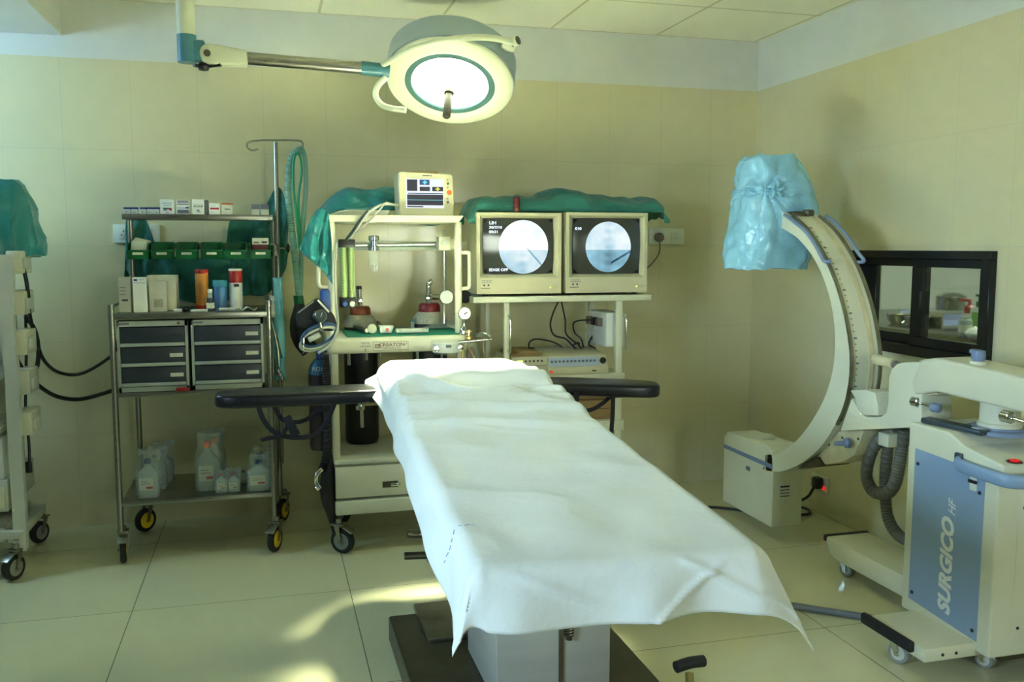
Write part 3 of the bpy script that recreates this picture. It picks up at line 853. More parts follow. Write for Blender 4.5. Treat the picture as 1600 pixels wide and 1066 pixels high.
strap([(401, 622), (408, 648), (420, 668), (438, 680), (465, 684), (490, 680), (507, 664), (518, 642), (526, 622)], 3.2, BL, 0.014)
strap([(421, 622), (432, 642), (442, 656), (460, 660), (478, 656), (492, 645), (505, 640)], 3.25, BL, 0.012)
strap([(407, 688), (425, 684), (440, 680), (450, 664), (455, 655)], 3.19, BL, 0.012)
bk = at_y(455, 666, 3.185); M().obox(bk, (0.03, 0.008, 0.075), 0, 0, -0.45, bev=0.003).done('strap_end', 'strap', BL)
strap([(958, 622), (957, 650), (955, 680), (954, 705)], 3.14, BR, 0.014)
strap([(888, 612), (893, 632), (905, 642), (925, 640), (942, 630), (955, 620), (975, 618)], 3.18, BR, 0.013)
strap([(902, 612), (898, 630), (893, 645), (902, 656)], 3.16, BR, 0.02)
strap([(875, 622), (890, 626), (900, 640), (906, 652)], 3.17, BR, 0.016)

# ------------------------------------------------------------------ white sheet over the table
HL, HR, HF, HH = 0.16, 0.16, 0.132, 0.09
def sheet_pt(u, v):
    s = -TW / 2 - HL + u * (TW + HL + HR)
    t = -HH + v * (TLEN + HH + HF)
    # hang on the left is short at the head and grows to the foot
    w0 = TW / 2
    tt = min(max(t, 0), TLEN)
    hd = max(0.0, 1 - tt / 0.16)
    w = w0 * (1 - 0.16 * hd * hd)
    if s < -w0:
        s = -w0 + (s + w0) * (0.50 + 0.55 * (tt / TLEN) + 0.12 * nz(t * 3, 1, 4))
    if t > TLEN: t = TLEN + (t - TLEN) * (0.98 + 0.10 * nz(s * 3.3, 2, 8) + 0.05 * (s / w0))
    ss = max(-w0, min(w0, s)) * w / w0
    ds = max(0.0, abs(s) - w0); dt = t - TLEN if t > TLEN else (-t if t < 0 else 0.0)
    sg = 1 if s > 0 else -1; st = 1 if t > 0 else -1
    d = hypot(ds, dt)
    r = 0.032
    if d < r * pi / 2: out, drop = r * sin(d / r), r * (1 - cos(d / r))
    else:
        e = d - r * pi / 2
        fl = 0.12
        if sg < 0 and ds > dt: fl = 1.1 * max(0, 1 - abs(tt - 0.1) / 0.42) + 0.10
        out, drop = r + e * sin(fl), r + e * cos(fl)
    z = 0.0
    if d > 1e-6:
        cphi, sphi = ds / d, dt / d
        fold = 2 * cphi * sphi
        if st > 0:
            amt = 0.5 if sg > 0 else 0.14
            ext = amt * fold ** 0.75 * max(0, d - 0.025)
            drop *= 1 + (0.12 if sg > 0 else -0.24) * fold
        else: ext = 0.0
        off_s, off_t = sg * (cphi * out + ext), st * sphi * out * (1 - (0.75 if sg > 0 else -0.12) * fold * (1 - sphi * 0.5))
        # soft vertical folds in the hanging cloth
        hang = min(1, drop / 0.1)
        if dt > ds: off_t += st * hang * (0.010 * sin(s * 26 + 2 * nz(s * 4, t, 3)) + 0.008 * nz(s * 9, t * 6, 7))
        else: off_s += sg * hang * (0.014 * nz(t * 4, s * 4, 2) + 0.004 * sin(t * 17 + 3 * nz(t * 2, s, 6)))
    else: off_s = off_t = 0.0
    # wrinkles
    wr = 0.0
    mid = exp(-((tt - 0.62) / 0.36) ** 2)
    x = ss * 1.0
    wr += 0.036 * mid * max(0, ridge(x * 1.3 + 0.5 * nz(x * 2, t * 2, 1), t * 5.5 + 0.8 * x, 3.3) - 0.25)
    wr += 0.034 * mid * max(0, ridge(x * 3.2, t * 9 - 1.4 * x, 8.1) - 0.35)
    wr += 0.005 * ridge(x * 3, t * 4, 12.7)
    wr += 0.004 * nz(x * 9, t * 9, 2.2)
    for (t0, s0, k, h, wd, ln) in ((0.36, -0.06, 0.22, 0.017, 0.016, 0.2), (0.56, 0.02, -0.12, 0.024, 0.024, 0.3), (0.68, 0.1, 0.3, 0.018, 0.018, 0.2), (0.42, 0.2, -0.25, 0.015, 0.015, 0.12), (0.9, 0.05, 0.1, 0.012, 0.026, 0.3), (0.2, -0.1, -0.3, 0.012, 0.018, 0.15), (0.62, -0.14, 0.5, 0.016, 0.014, 0.12), (0.78, -0.02, -0.2, 0.014, 0.02, 0.2), (1.05, -0.05, 0.15, 0.010, 0.024, 0.25)):
        q = (t - t0 - k * (x - s0)) / wd
        wr += 1.5 * h * exp(-q * q) * exp(-((x - s0) / ln) ** 2)
    # crossing creases on the front hang
    if dt > 0.02:
        q = (dt - 0.06 - 0.55 * (x - 0.18)) / 0.006; off_t += 0.010 * exp(-q * q) * exp(-((x - 0.2) / 0.13) ** 2)
        q = (dt - 0.08 + 0.7 * (x - 0.12)) / 0.006; off_t += 0.009 * exp(-q * q) * exp(-((x - 0.1) / 0.09) ** 2)
        q = (dt - 0.06 - 0.4 * (x + 0.13)) / 0.007; off_t += 0.007 * exp(-q * q) * exp(-((x + 0.12) / 0.08) ** 2)
    p = tp(ss + off_s, min(max(t, 0), TLEN) + off_t, 0)
    p.z -= drop if d > 1e-6 else 0.0
    p += TN * (wr + 0.002 if d <= 1e-6 else wr * max(0, 1 - d / 0.05) + 0.002)
    return p
sh = M().grid(sheet_pt, 150, 330).done('bed_sheet', 'sheet', solid=0.0016, smooth=180)
def _px(p):
    d = p - _eye
    return 800 + FOC * d.dot(_rt) / d.dot(_fw), 533 - FOC * d.dot(_up) / d.dot(_fw)
cand = [(sheet_pt(i / 150, j / 330)) for i in range(8, 60) for j in range(180, 320)]
cpx = [_px(p) for p in cand]
st_ = M()
for (x0, y0, x1, y1) in ((716, 823, 722, 822), (727, 822, 733, 821), (738, 821, 745, 821), (712, 829, 710, 836), (709, 841, 707, 848), (705, 853, 703, 860), (701, 865, 699, 871), (697, 876, 695, 881)):
    q = []
    for (x, y) in ((x0, y0), (x1, y1)):
        k = min(range(len(cand)), key=lambda n: (cpx[n][0] - x) ** 2 + (cpx[n][1] - y) ** 2)
        q.append(cand[k] + TN * 0.0015 + Vector((-0.0015, 0, 0)))
    if (q[1] - q[0]).length > 1e-4: st_.tube(q, 0.0007, 6)
st_.done('stitched_mark', 'stitch', sh)
tag(sh, 'creased white cotton sheet covering the whole operating table', 'sheet')

# ------------------------------------------------------------------ steel drug trolley
TF, TB = 4.07, 4.5
trolley = thing('drug_trolley', 'stainless steel drug trolley with three shelves, green bins and yellow castors', 'trolley', (-0.3, 4.28, 0))
xl0 = at_y(181, 650, TF).x; xr0 = at_y(424, 650, TF).x
xl1, xr1 = at_y(211, 520, TB).x, at_y(431, 520, TB).x
def post(x, y, z0, z1, r=0.0125): return M().tube([(x, y, z0), (x, y, z1)], r, 16).done('post', 'steel', trolley)
post(xl0, TF, 0.135, 1.108); post(xr0, TF, 0.135, 1.118)
post(xl1, TB, 0.135, 1.47); post(xr1, TB, 0.135, 1.47)
def shelf(name, z0, z1, y0, y1, x0, x1): return M().box((x0, y0, z0), (x1, y1, z1), 0.003).done(name, 'steel', trolley)
shelf('work_shelf', 1.044, 1.07, TF - 0.01, TB + 0.01, xl0 + 0.01, xr0 - 0.005)
shelf('drawer_shelf', 0.715, 0.735, TF - 0.008, TB + 0.01, xl0, xr0)
shelf('bottom_shelf', 0.245, 0.266, TF - 0.01, TB + 0.01, xl0 + 0.006, xr0 + 0.004)
ts0, ts1 = at_y(190, 340, 4.36), at_y(425, 340, 4.36)
shelf('top_shelf', ts1.z - 0.013, ts1.z + 0.012, 4.36, TB + 0.02, ts0.x, ts1.x + 0.005)
for x, z in ((xl0, 1.1), (xr0, 1.11)):
    M().tube([(x, TF, z), (x + 0.005, TB, z)], 0.006, 10).done('guard_rail', 'steel', trolley)
M().tube([(xl0, TF, 1.06), (xl1, TB, 1.06)], 0.006, 8).done('guard_rail', 'steel', trolley)
M().box((xl1, TB - 0.045, 1.335), (xr1, TB - 0.035, 1.365), 0.002).done('bin_rail', 'steel', trolley)
for x in (xl1, xr1): M().box((x - 0.008, TB - 0.045, 1.34), (x + 0.008, TB, 1.36), 0.002).done('rail_bracket', 'steel', trolley)
caster(trolley, (xl0 + 0.004, TF + 0.01, 0), 0.056, 0.12, w=0.026)
caster(trolley, (xr0 + 0.0, TF - 0.02, 0), 0.056, -0.42, w=0.026)
caster(trolley, (xl1 + 0.01, TB, 0), 0.056, -0.75, w=0.026, lock=False)
caster(trolley, (xr1 + 0.01, TB, 0), 0.056, -0.45, w=0.026, lock=False)
# drip pole clamped to the right rear post
IY = 4.46
ix0, ixt = at_y(436, 560, IY).x, at_y(430.5, 222, IY)
ivp = M().tube([(ix0, IY, 0.3), (ixt.x, IY, ixt.z)], 0.0095, 14)
ivp = ivp.done('drip_pole', 'steel', trolley)
hk = [at_y(*p, IY) for p in ((404, 233), (394, 235), (387, 231), (386, 225), (392, 221), (410, 219), (431, 219), (450, 219), (468, 220), (473, 224), (472, 231), (466, 231))]
M().tube(hk, 0.0045, 8, 5).done('hook', 'steel', ivp)
kx = at_y(440, 388, IY)
cl = M().cyl(kx + Vector((-0.025, 0, 0)), kx + Vector((0.03, 0, 0)), 0.004).cyl(at_y(429, 383, IY - 0.012), at_y(429, 383, IY - 0.012) + Vector((0, 0, -0.05)), 0.018)
cl.done('pole_clamp', 'steel', ivp)
M().lathe([(0.004, 0), (0.008, 0.004), (0.022, 0.008), (0.022, 0.016), (0.01, 0.02), (0, 0.02)], kx + Vector((0.018, 0, 0)), (1, 0, 0), 14).done('clamp_knob', 'black', ivp)

# two three-drawer units on the middle shelf
def drawer_unit(px0, px1, label, labels, lock):
    a, b = at_y(px0, 503, TF - 0.006), at_y(px1, 612, TF - 0.006)
    x0, x1 = a.x, b.x
    z0, z1 = 0.737, 1.037
    t = thing('drawer_unit', label, 'drawer unit', ((x0 + x1) / 2, TF + 0.18, z0), 'slate grey drawer units')
    m = M()
    y0, y1 = TF - 0.004, TF + 0.36
    wl = 0.011
    m.box((x0, y0, z0), (x0 + wl, y1, z1)).box((x1 - wl, y0, z0), (x1, y1, z1)).box((x0, y0, z1 - 0.022), (x1, y1, z1)).box((x0, y0, z0), (x1, y1, z0 + 0.02)).box((x0, y1 - 0.008, z0), (x1, y1, z1))
    m.done('body', 'cabgrey', t)
    h = (z1 - 0.024 - z0 - 0.022) / 3
    for k in range(3):
        zz = z0 + 0.022 + (2 - k) * h
        d = M().box((x0 + wl + 0.002, y0 + 0.002, zz + 0.014), (x1 - wl - 0.002, y0 + 0.016, zz + h - 0.003), 0.002).box((x0 + wl + 0.004, y0 + 0.014, zz + 0.006), (x1 - wl - 0.004, y1 - 0.02, zz + h - 0.03)).done('drawer', 'drawer', t)
        M().box((x0 + wl + 0.001, y0 - 0.008, zz + 0.001), (x1 - wl - 0.001, y0 + 0.012, zz + 0.0155), 0.003).done('handle', 'cabgrey', d)
        if labels[k]:
            M().box((x1 - 0.075, y0 + 0.0005, zz + 0.038), (x1 - 0.022, y0 + 0.003, zz + 0.054)).done('label', labels[k], d)
    M().box((x0 + 0.004, y0 - 0.0012, z1 - 0.014), (x0 + 0.05, y0 + 0.001, z1 - 0.006)).done('name_plate', 'printgrey', t)
    if lock:
        M().cyl((x1 - 0.035, y0 - 0.004, z1 - 0.011), (x1 - 0.035, y0 + 0.004, z1 - 0.011), 0.006).done('lock', 'darksteel', t)
    return t, x0, x1
drawer_unit(181, 296.5, 'left three-drawer unit with key lock on the trolley shelf', ('drawer', 'label', 'label'), True)
t, x0, x1 = drawer_unit(297.5, 414, 'right three-drawer unit with scratched slate fronts on the trolley', ('label', 'label', 'label'), False)
q = at_y(285, 611, TF - 0.02)
tag(M().box((q.x - 0.025, q.y, 0.735), (q.x + 0.03, q.y + 0.01, 0.75), 0.002).done('red_tag', 'red'), 'small red tag below the left drawer unit', 'tag')

# green storage bins on the rail
def make_bin(label, w=0.092):
    t = thing('storage_bin', label, 'bin', (0, 0, 0), 'green bins on the trolley rail')
    d, hb, hf, th = 0.105, 0.072, 0.040, 0.003
    m = M()
    w2 = w / 2
    side = [(0, 0), (d * 0.94, 0), (d, hf), (d * 0.62, hb), (0, hb)]
    for sx in (-w2, w2 - th):
        m.prism([(sx, -y, z) for y, z in side], (th, 0, 0))
    m.prism([(-w2, 0, 0), (-w2, -d * 0.94, 0), (-w2, -d * 0.94, th), (-w2, 0, th)], (w, 0, 0))
    m.prism([(-w2, 0, 0), (-w2, -th, 0), (-w2, -th, hb + 0.006), (-w2, 0, hb + 0.006)], (w, 0, 0))
    m.prism([(-w2, -d * 0.94, 0), (-w2, -d * 0.94 + th, 0), (-w2, -d + th, hf), (-w2, -d, hf)], (w, 0, 0))
    m.box((-w2 - 0.002, -d - 0.004, hf - 0.005), (w2 + 0.002, -d + 0.003, hf + 0.002), 0.001)
    m.box((-w2 - 0.003, -d * 0.62 - 0.004, hb - 0.004), (-w2 + th, 0.0, hb + 0.002)).box((w2 - th, -d * 0.62 - 0.004, hb - 0.004), (w2 + 0.003, 0.0, hb + 0.002))
    b = m.done('tray', 'bin', t)
    M().prism([(-0.022, -d * 0.975 - 0.0022, 0.020), (0.022, -d * 0.975 - 0.0022, 0.020), (0.022, -d * 0.99 - 0.0025, 0.031), (-0.022, -d * 0.99 - 0.0025, 0.031)], (0, 0.0012, 0)).done('label', 'label', b)
    return t
binlabels = ['leftmost green bin, stuffed with white papers', 'second green bin from the left post of the trolley', 'third green bin, just left of the middle of the row',
             'fourth green bin, just right of the middle of the row', 'fifth green bin, beside the one with the dark red box', 'rightmost green bin, holding a dark red box']
b0 = None
for k, (pa, pb) in enumerate(((198, 233), (234.5, 271), (273, 310), (312, 349), (350, 387), (389, 425))):
    x = (at_y(pa, 390, 4.36).x + at_y(pb, 390, 4.36).x) / 2
    z = at_y(300, 405, 4.36).z
    if k == 0: b0 = make_bin(binlabels[0]); b0.location = (x, 4.452, z)
    else: dup(b0, (x, 4.452, z), binlabels[k])
    if k == 0:
        m = M()
        for i in range(4): m.obox((x + 0.004 * i, 4.395 + 0.007 * i, z + 0.052 + 0.004 * i), (0.068, 0.004, 0.06), 0.12 * i - 0.1, -0.45, 0.08 * i, bev=0.0006)
        tag(m.done('folded_papers', 'offwhite'), 'white folded papers sticking out of the leftmost green bin', 'papers')
    if k == 5:
        bx = thing('medicine_box', 'dark red and white box standing in the rightmost green bin', 'box', (x, 4.4, z))
        M().box((x - 0.036, 4.385, z + 0.006), (x + 0.036, 4.43, z + 0.066), 0.001).done('carton', 'darkred', bx)
        M().box((x - 0.0365, 4.3845, z + 0.066), (x + 0.0365, 4.4305, z + 0.096), 0.001).done('lid', 'offwhite', bx)
        M().box((x - 0.03, 4.3838, z + 0.073), (x - 0.008, 4.386, z + 0.078)).box((x + 0.006, 4.3838, z + 0.073), (x + 0.03, 4.386, z + 0.081)).done('print', 'ink', bx)

# ---- cartons on the top shelf
TSZ = ts1.z + 0.0125
def carton(px0, py0, px1, label, m, name='medicine_box', deco=(), Y=4.385, depth=0.045, zb=None, py1=None, group=None):
    a = at_y(px0, py0, Y); b = at_y(px1, py0, Y)
    zb = TSZ if zb is None else zb
    x0, x1, z1 = a.x, b.x, a.z
    t = thing(name, label, 'box', ((x0 + x1) / 2, Y + depth / 2, zb), group)
    M().box((x0, Y, zb), (x1, Y + depth, z1), 0.0012, 1).done('carton', m, t)
    w, h = x1 - x0, z1 - zb
    for (u0, v0, u1, v1, dm) in deco:
        M().box((x0 + u0 * w, Y - 0.0006, zb + v0 * h), (x0 + u1 * w, Y + 0.001 + (0 if v1 < 0.99 else depth - 0.001), zb + v1 * h + (0.0004 if v1 > 0.99 else 0))).done('print', dm, t)
    return t, x0, x1, z1
vial = (( -0.01, 0.72, 1.01, 1.0, 'navy'), (0.15, 0.2, 0.8, 0.28, 'printgrey'), (0.15, 0.36, 0.6, 0.44, 'printlight'))
names = ['leftmost small blue-topped vial box on the top shelf', 'second small blue-topped vial box, touching the leftmost one', 'middle one of five small blue-topped vial boxes on the shelf',
         'fourth blue-topped vial box along the top shelf', 'last blue-topped vial box, against the tall white carton']
for (p0, p1), nm in zip(((193, 203.5), (204.5, 215), (218.5, 228.5), (229.5, 239.5), (240, 248.8)), names):
    carton(p0, 324, p1, nm, 'white', 'vial_box', vial, depth=0.028, group='blue-topped vial boxes')
carton(249.5, 311.5, 272, 'tall white carton with a multicoloured mark on the top shelf', 'white', deco=((0.15, 0.72, 0.85, 0.78, 'printlight'), (0.25, 0.56, 0.75, 0.62, 'printlight'), (0.22, 0.33, 0.45, 0.43, 'navy'), (0.45, 0.33, 0.62, 0.43, 'bin'), (0.62, 0.24, 0.82, 0.42, 'redink'), (0.22, 0.24, 0.5, 0.3, 'navy'), (0.4, 0.08, 0.6, 0.13, 'printgrey')))
carton(275.5, 312.5, 295.5, 'carton with grey stripes on the top shelf', 'white', deco=((0.06, 0.9, 0.94, 0.95, 'ink'), (0.06, 0.78, 0.94, 0.84, 'printgrey'), (0.06, 0.66, 0.94, 0.72, 'printgrey'), (0.05, 0.06, 0.95, 0.32, 'printgrey'), (0.05, 0.36, 0.7, 0.5, 'printlight'), (0.7, 0.4, 0.95, 0.52, 'navy')))
t, x0, x1, z1 = carton(300, 311.5, 318.5, 'white carton printed ROCALM right of the striped carton', 'white', deco=((0.4, 0.14, 0.68, 0.2, 'printgrey'), (0.35, 0.24, 0.6, 0.3, 'ink'), (0.1, 0.66, 0.9, 0.68, 'printlight')))
text('print', 'ROCALM', 0.0115, ((x0 + x1) / 2, 4.3842, TSZ + 0.036), 'ink', t, bold=0.0002, sx=0.85)
carton(319, 312.5, 325, 'thin dark grey carton behind the white printed one', 'printgrey', Y=4.4)
carton(326.5, 317.5, 343.5, 'small white carton with a red oval mark', 'white', deco=((0.08, 0.44, 0.9, 0.6, 'redink'), (0.2, 0.2, 0.3, 0.26, 'printgrey'), (0.1, 0.75, 0.6, 0.79, 'printlight')))
carton(346.5, 317.5, 363.5, 'small cream carton with an orange top stripe', 'offwhite', deco=((-0.01, 0.88, 1.01, 1.0, 'orange'), (0.25, 0.42, 0.75, 0.52, 'printgrey'), (0.1, 0.06, 0.5, 0.1, 'printlight')))
carton(393, 319.5, 405.5, 'left one of two small grey cartons at the right of the top shelf', 'dusty', deco=((-0.01, 0.55, 1.01, 1.0, 'printgrey'),), group='grey cartons at the shelf end')
carton(407, 319.5, 420, 'right one of two small grey cartons, next to the drip pole', 'dusty', deco=((-0.01, 0.55, 1.01, 1.0, 'printgrey'),), group='grey cartons at the shelf end')

# ---- things on the work shelf
WZ = 1.0705
carton(184, 433.5, 203, 'tall off-white carton at the left end of the work shelf', 'dusty', deco=((0.25, 0.32, 0.75, 0.37, 'ink'), (0.1, 0.5, 0.6, 0.52, 'printgrey'), (0.1, 0.6, 0.6, 0.62, 'printgrey'), (0.1, 0.7, 0.6, 0.72, 'printgrey')), Y=4.14, depth=0.06, zb=WZ)
carton(206.5, 434, 228, 'tall white carton with a blue line near its top', 'white', deco=((0.08, 0.84, 0.95, 0.86, 'panelblue'), (0.1, 0.9, 0.35, 0.96, 'navy'), (0.45, 0.93, 0.85, 0.95, 'printlight')), Y=4.12, depth=0.06, zb=WZ)
carton(229, 431, 274.5, 'wide plain off-white carton behind the small dirty one', 'dusty', Y=4.2, depth=0.12, zb=WZ)
t, x0, x1, z1 = carton(232, 440, 259, 'smudged beige carton in front of the wide plain one', 'dusty', Y=4.13, depth=0.06, zb=WZ)
M().box((x0 + 0.018, 4.1294, WZ + 0.02), (x1 - 0.015, 4.1305, WZ + 0.055)).done('stain', mk('grey_smudge', (158, 156, 140), 0.7, var=0.2, scale=30), t)
def can(px, py0, r, label, parts, Y=4.2, name='canister'):
    q = at_y(px, py0, Y); h = q.z - WZ
    t = thing(name, label, 'canister', (q.x, Y, WZ))
    for pn, a, b, k, m in parts:
        M().lathe([(0, a * h), (r * k * 0.97, a * h), (r * k, a * h + 0.003), (r * k, b * h - 0.003), (r * k * 0.97, b * h), (0, b * h)], (q.x, Y, WZ), seg=28).done(pn, m, t)
    return t, q.x, Y, h
can(314.5, 421, 0.0275, 'tall orange-red canister with amber picture label', (('body', 0, 0.9, 1, 'amber'), ('base_band', 0.0, 0.14, 1.012, 'red'), ('lid', 0.9, 1.0, 1.04, 'red')))
t, x, y, h = can(367.5, 420, 0.0285, 'tall white canister with a wide red band at the top', (('body', 0, 0.66, 1, 'white'), ('red_band', 0.66, 0.95, 1, 'red'), ('lid', 0.95, 1.0, 1.02, 'white')))
M().obox((x + 0.004, y - 0.0288, WZ + h * 0.6), (0.022, 0.002, 0.012), bev=0.0005).done('print', 'ink', t)
can(343, 438, 0.0325, 'round blue patterned jar with a light blue lid', (('body', 0, 0.78, 0.92, 'bluejar'), ('lid', 0.78, 1.0, 1.02, 'lidblue')), name='jar')
t, x, y, h = can(328, 452, 0.0165, 'small clear medicine bottle with white cap before the blue jar', (('body', 0, 0.6, 1, 'darkdial'), ('shoulder', 0.6, 0.84, 0.55, 'bottle'), ('cap', 0.84, 1.0, 0.62, 'white')), Y=4.13, name='medicine_bottle')
M().lathe([(0.0168, 0.012), (0.0168, 0.036)], (x, y, WZ), seg=24, caps=False).done('label', 'label', t)
q = at_y(279, 482, 4.1)
tag(M().box((q.x - 0.02, 4.1, WZ), (q.x + 0.012, 4.14, WZ + 0.012), 0.002).done('small_box', 'white'), 'tiny white box on the work shelf right of the cartons', 'box')
tag(M().box((q.x + 0.012, 4.13, WZ), (q.x + 0.035, 4.17, WZ + 0.02), 0.006).done('dark_stopper', 'black'), 'small dark stopper beside the tiny white box', 'stopper')
q = at_y(311, 481, 4.09)
tag(M().obox((q.x, 4.1, WZ + 0.005), (0.07, 0.03, 0.01), 0.03, bev=0.003).done('card_packet', 'white'), 'flat white packet in front of the orange canister', 'packet')
q = at_y(357, 477, 4.11)
pk = thing('syringe_packet', 'clear and white syringe packet lying before the white canister', 'packet', (q.x, 4.11, WZ))
M().obox((q.x, 4.12, WZ + 0.006), (0.1, 0.045, 0.008), 0.06, bev=0.003).done('wrapper', 'clearplastic', pk)
M().tube([(q.x - 0.04, 4.115, WZ + 0.008), (q.x + 0.03, 4.12, WZ + 0.008)], 0.006, 10).done('syringe', 'white', pk)
m = M()
def slip(u, v):
    p = at_y(377 + 20 * u + 5 * v, 484 - 11 * v, 4.08 + 0.08 * v)
    return Vector((p.x, 4.075 + 0.08 * v, WZ + 0.002 + 0.014 * sin(u * 3.0 + v) ** 2))
tag(m.grid(slip, 10, 10).done('paper_slip', 'white', solid=0.0008), 'curled white paper slip at the right of the work shelf', 'paper')

# ---- infusion bottles on the bottom shelf
BZ = 0.2665
def infusion(px, pytop, pybot, w, Y, label, capm, lab=True, wrap=True, dx=0.0):
    q = at_y(px, pytop, Y); x = q.x
    zt = q.z; h = zt - BZ
    t = thing('infusion_bottle', label, 'bottle', (x, Y, BZ), 'plastic infusion bottles on the bottom shelf')
    a, b = w / 2, w * 0.34
    def sec(k):  # squarish bottle profile
        if k < 0.05: return 0.93
        if k < 0.62: return 1.0
        if k < 0.8: return 1.0 - (k - 0.62) / 0.18 * 0.7
        return 0.3
    m = M()
    n = 22
    prof = [i / (n - 1) * 0.9 for i in range(n)]
    rings = []
    for k in prof:
        s_ = sec(k)
        ring = []
        for i in range(28):
            th = 2 * pi * i / 28
            e = 0.55 if k < 0.7 else 1.0
            cx = math.copysign(abs(cos(th)) ** e, cos(th)); cy = math.copysign(abs(sin(th)) ** e, sin(th))
            ring.append(m.b.verts.new((x + a * s_ * cx, Y + b * max(s_, 0.3) * cy, BZ + k * h)))
        rings.append(ring)
    for A, B in zip(rings, rings[1:]):
        for i in range(28): m.b.faces.new((A[i], A[(i + 1) % 28], B[(i + 1) % 28], B[i]))
    m.b.faces.new(rings[0][::-1]); m.b.faces.new(rings[-1])
    m.done('body', 'bottle', t)
    M().lathe([(a * 0.3, 0.86 * h), (a * 0.34, 0.88 * h), (a * 0.3, 0.985 * h), (0, h)], (x, Y, BZ), seg=18).done('cap', capm, t)
    if lab:
        lb = M().box((x - a * 0.72, Y - b - 0.0012, BZ + h * 0.2), (x + a * 0.55, Y - b + 0.004, BZ + h * 0.52)).done('label', 'label', t)
        M().box((x - a * 0.1, Y - b - 0.0018, BZ + h * 0.24), (x + a * 0.5, Y - b, BZ + h * 0.3)).done('print', 'redink', lb)
        M().box((x - a * 0.6, Y - b - 0.0018, BZ + h * 0.36), (x + a * 0.3, Y - b, BZ + h * 0.375)).box((x - a * 0.6, Y - b - 0.0018, BZ + h * 0.42), (x + a * 0.1, Y - b, BZ + h * 0.435)).done('print', 'printgrey', lb)
    if wrap:
        crumple_loft([((x, Y, BZ + 0.002), a * 1.08, b * 1.15), ((x, Y, BZ + h * 0.6), a * 1.12, b * 1.2), ((x + 0.003, Y, BZ + h * 0.9), a * 0.85, b * 1.0), ((x + 0.006, Y + 0.005, BZ + h * 1.12), a * 1.0, b * 0.4)], 40, 0.16, px * 0.37, 4, 3).done('film_wrapper', 'clearplastic', t, smooth=25)
    return t
infusion(230, 716, 784, 0.088, 4.13, 'front left one of the big infusion bottles, at the left post', 'navy')
infusion(243, 707, 776, 0.088, 4.26, 'big infusion bottle right behind the front left one', 'navy')
infusion(254, 700, 768, 0.088, 4.38, 'rearmost infusion bottle of the left row', 'navy')
infusion(323, 689, 778, 0.096, 4.19, 'infusion bottle with orange cap and striped label in the middle', 'orange')
infusion(333, 683, 768, 0.096, 4.33, 'infusion bottle with orange cap half hidden at the back', 'orange')
infusion(346, 740, 785, 0.052, 4.12, 'left one of two small wrapped infusion bottles', 'red')
infusion(365, 739, 785, 0.054, 4.12, 'right one of two small wrapped infusion bottles', 'red')
infusion(380, 735, 775, 0.05, 4.26, 'small wrapped bottle behind the two front small ones', 'red')
infusion(404, 718, 788, 0.1, 4.13, 'shiny wrapped big infusion bottle at the right post', 'navy')
infusion(406, 706, 775, 0.1, 4.3, 'wrapped infusion bottle behind the one at the right post', 'navy', lab=False)

# ---- teal plastic cover draped behind the trolley
top = [at_y(*p, 4.55) for p in ((196, 342), (214, 342), (229, 345), (243, 384), (262, 398), (300, 404), (340, 402), (354, 380), (362, 342), (395, 335), (414, 322), (428, 296), (440, 296), (449, 330))]
bot = [at_y(*p, 4.56) for p in ((194, 432), (205, 440), (214, 445), (235, 452), (262, 462), (300, 474), (340, 474), (362, 468), (385, 462), (400, 462), (418, 460), (433, 440), (443, 424), (450, 398))]
dr = drape(top, bot, 90, 40, 0.016, 16, 3.0)
tag(dr.done('plastic_cover', 'tealdark', solid=0.0012, smooth=180), 'dark teal cover draped behind the green bins of the trolley', 'cover')
# pale blue plastic sleeve hung on the right side
top = [at_y(*p, 4.2) for p in ((427, 436), (434, 434), (441, 436))]
bot = [at_y(*p, 4.2) for p in ((431, 585), (438, 592), (446, 598))]
m = M()
def slv(u, v):
    p = lerp_poly(spline(top, 4), 0.5).lerp(lerp_poly(spline(bot, 4), 0.5), v)
    th = u * 2 * pi
    r = (0.021 + 0.008 * nz(v * 4, 1, 2)) * (0.8 + 0.25 * v) * (1 + 0.3 * ridge(cos(th) * 2, sin(th) * 2, v * 4))
    return Vector((p.x + r * cos(th), p.y + 0.8 * r * sin(th), p.z))
tag(m.grid(slv, 24, 40, closed_u=True).done('plastic_sleeve', 'binblue', solid=0.001, smooth=60), 'pale blue plastic sleeve hanging on the right side of the trolley', 'sleeve')
m = M()
def rag(u, v):
    p = at_y(420 + 8 * u + 2 * v, 462 + 34 * v, 4.1)
    return Vector((p.x + 0.008 * nz(u * 3, v * 4, 5), p.y + 0.015 * sin(u * 6 + v * 3), p.z))
tag(m.grid(rag, 10, 24).done('gauze_strip', 'offwhite', solid=0.001, smooth=180), 'white gauze strip tied on the right front post of the trolley', 'gauze')
m = M()
for k, (a, b) in enumerate((((416, 490), (440, 560)), ((424, 500), (437, 590)))):
    m.tube([at_y(a[0], a[1], 4.12), at_y((a[0] + b[0]) / 2 + 4, (a[1] + b[1]) / 2, 4.15), at_y(*b, 4.18)], 0.004, 6, 5)
for k in range(3):
    q = at_y(435 + k * 3, 580 + 6 * k, 4.16); m.lathe([(0.006, -0.012), (0.012, 0), (0.006, 0.012)], q, (0, -0.3, 1), 12)
tag(m.done('hanging_forceps', 'chrome'), 'steel forceps hanging beside the drawers on the trolley', 'forceps')

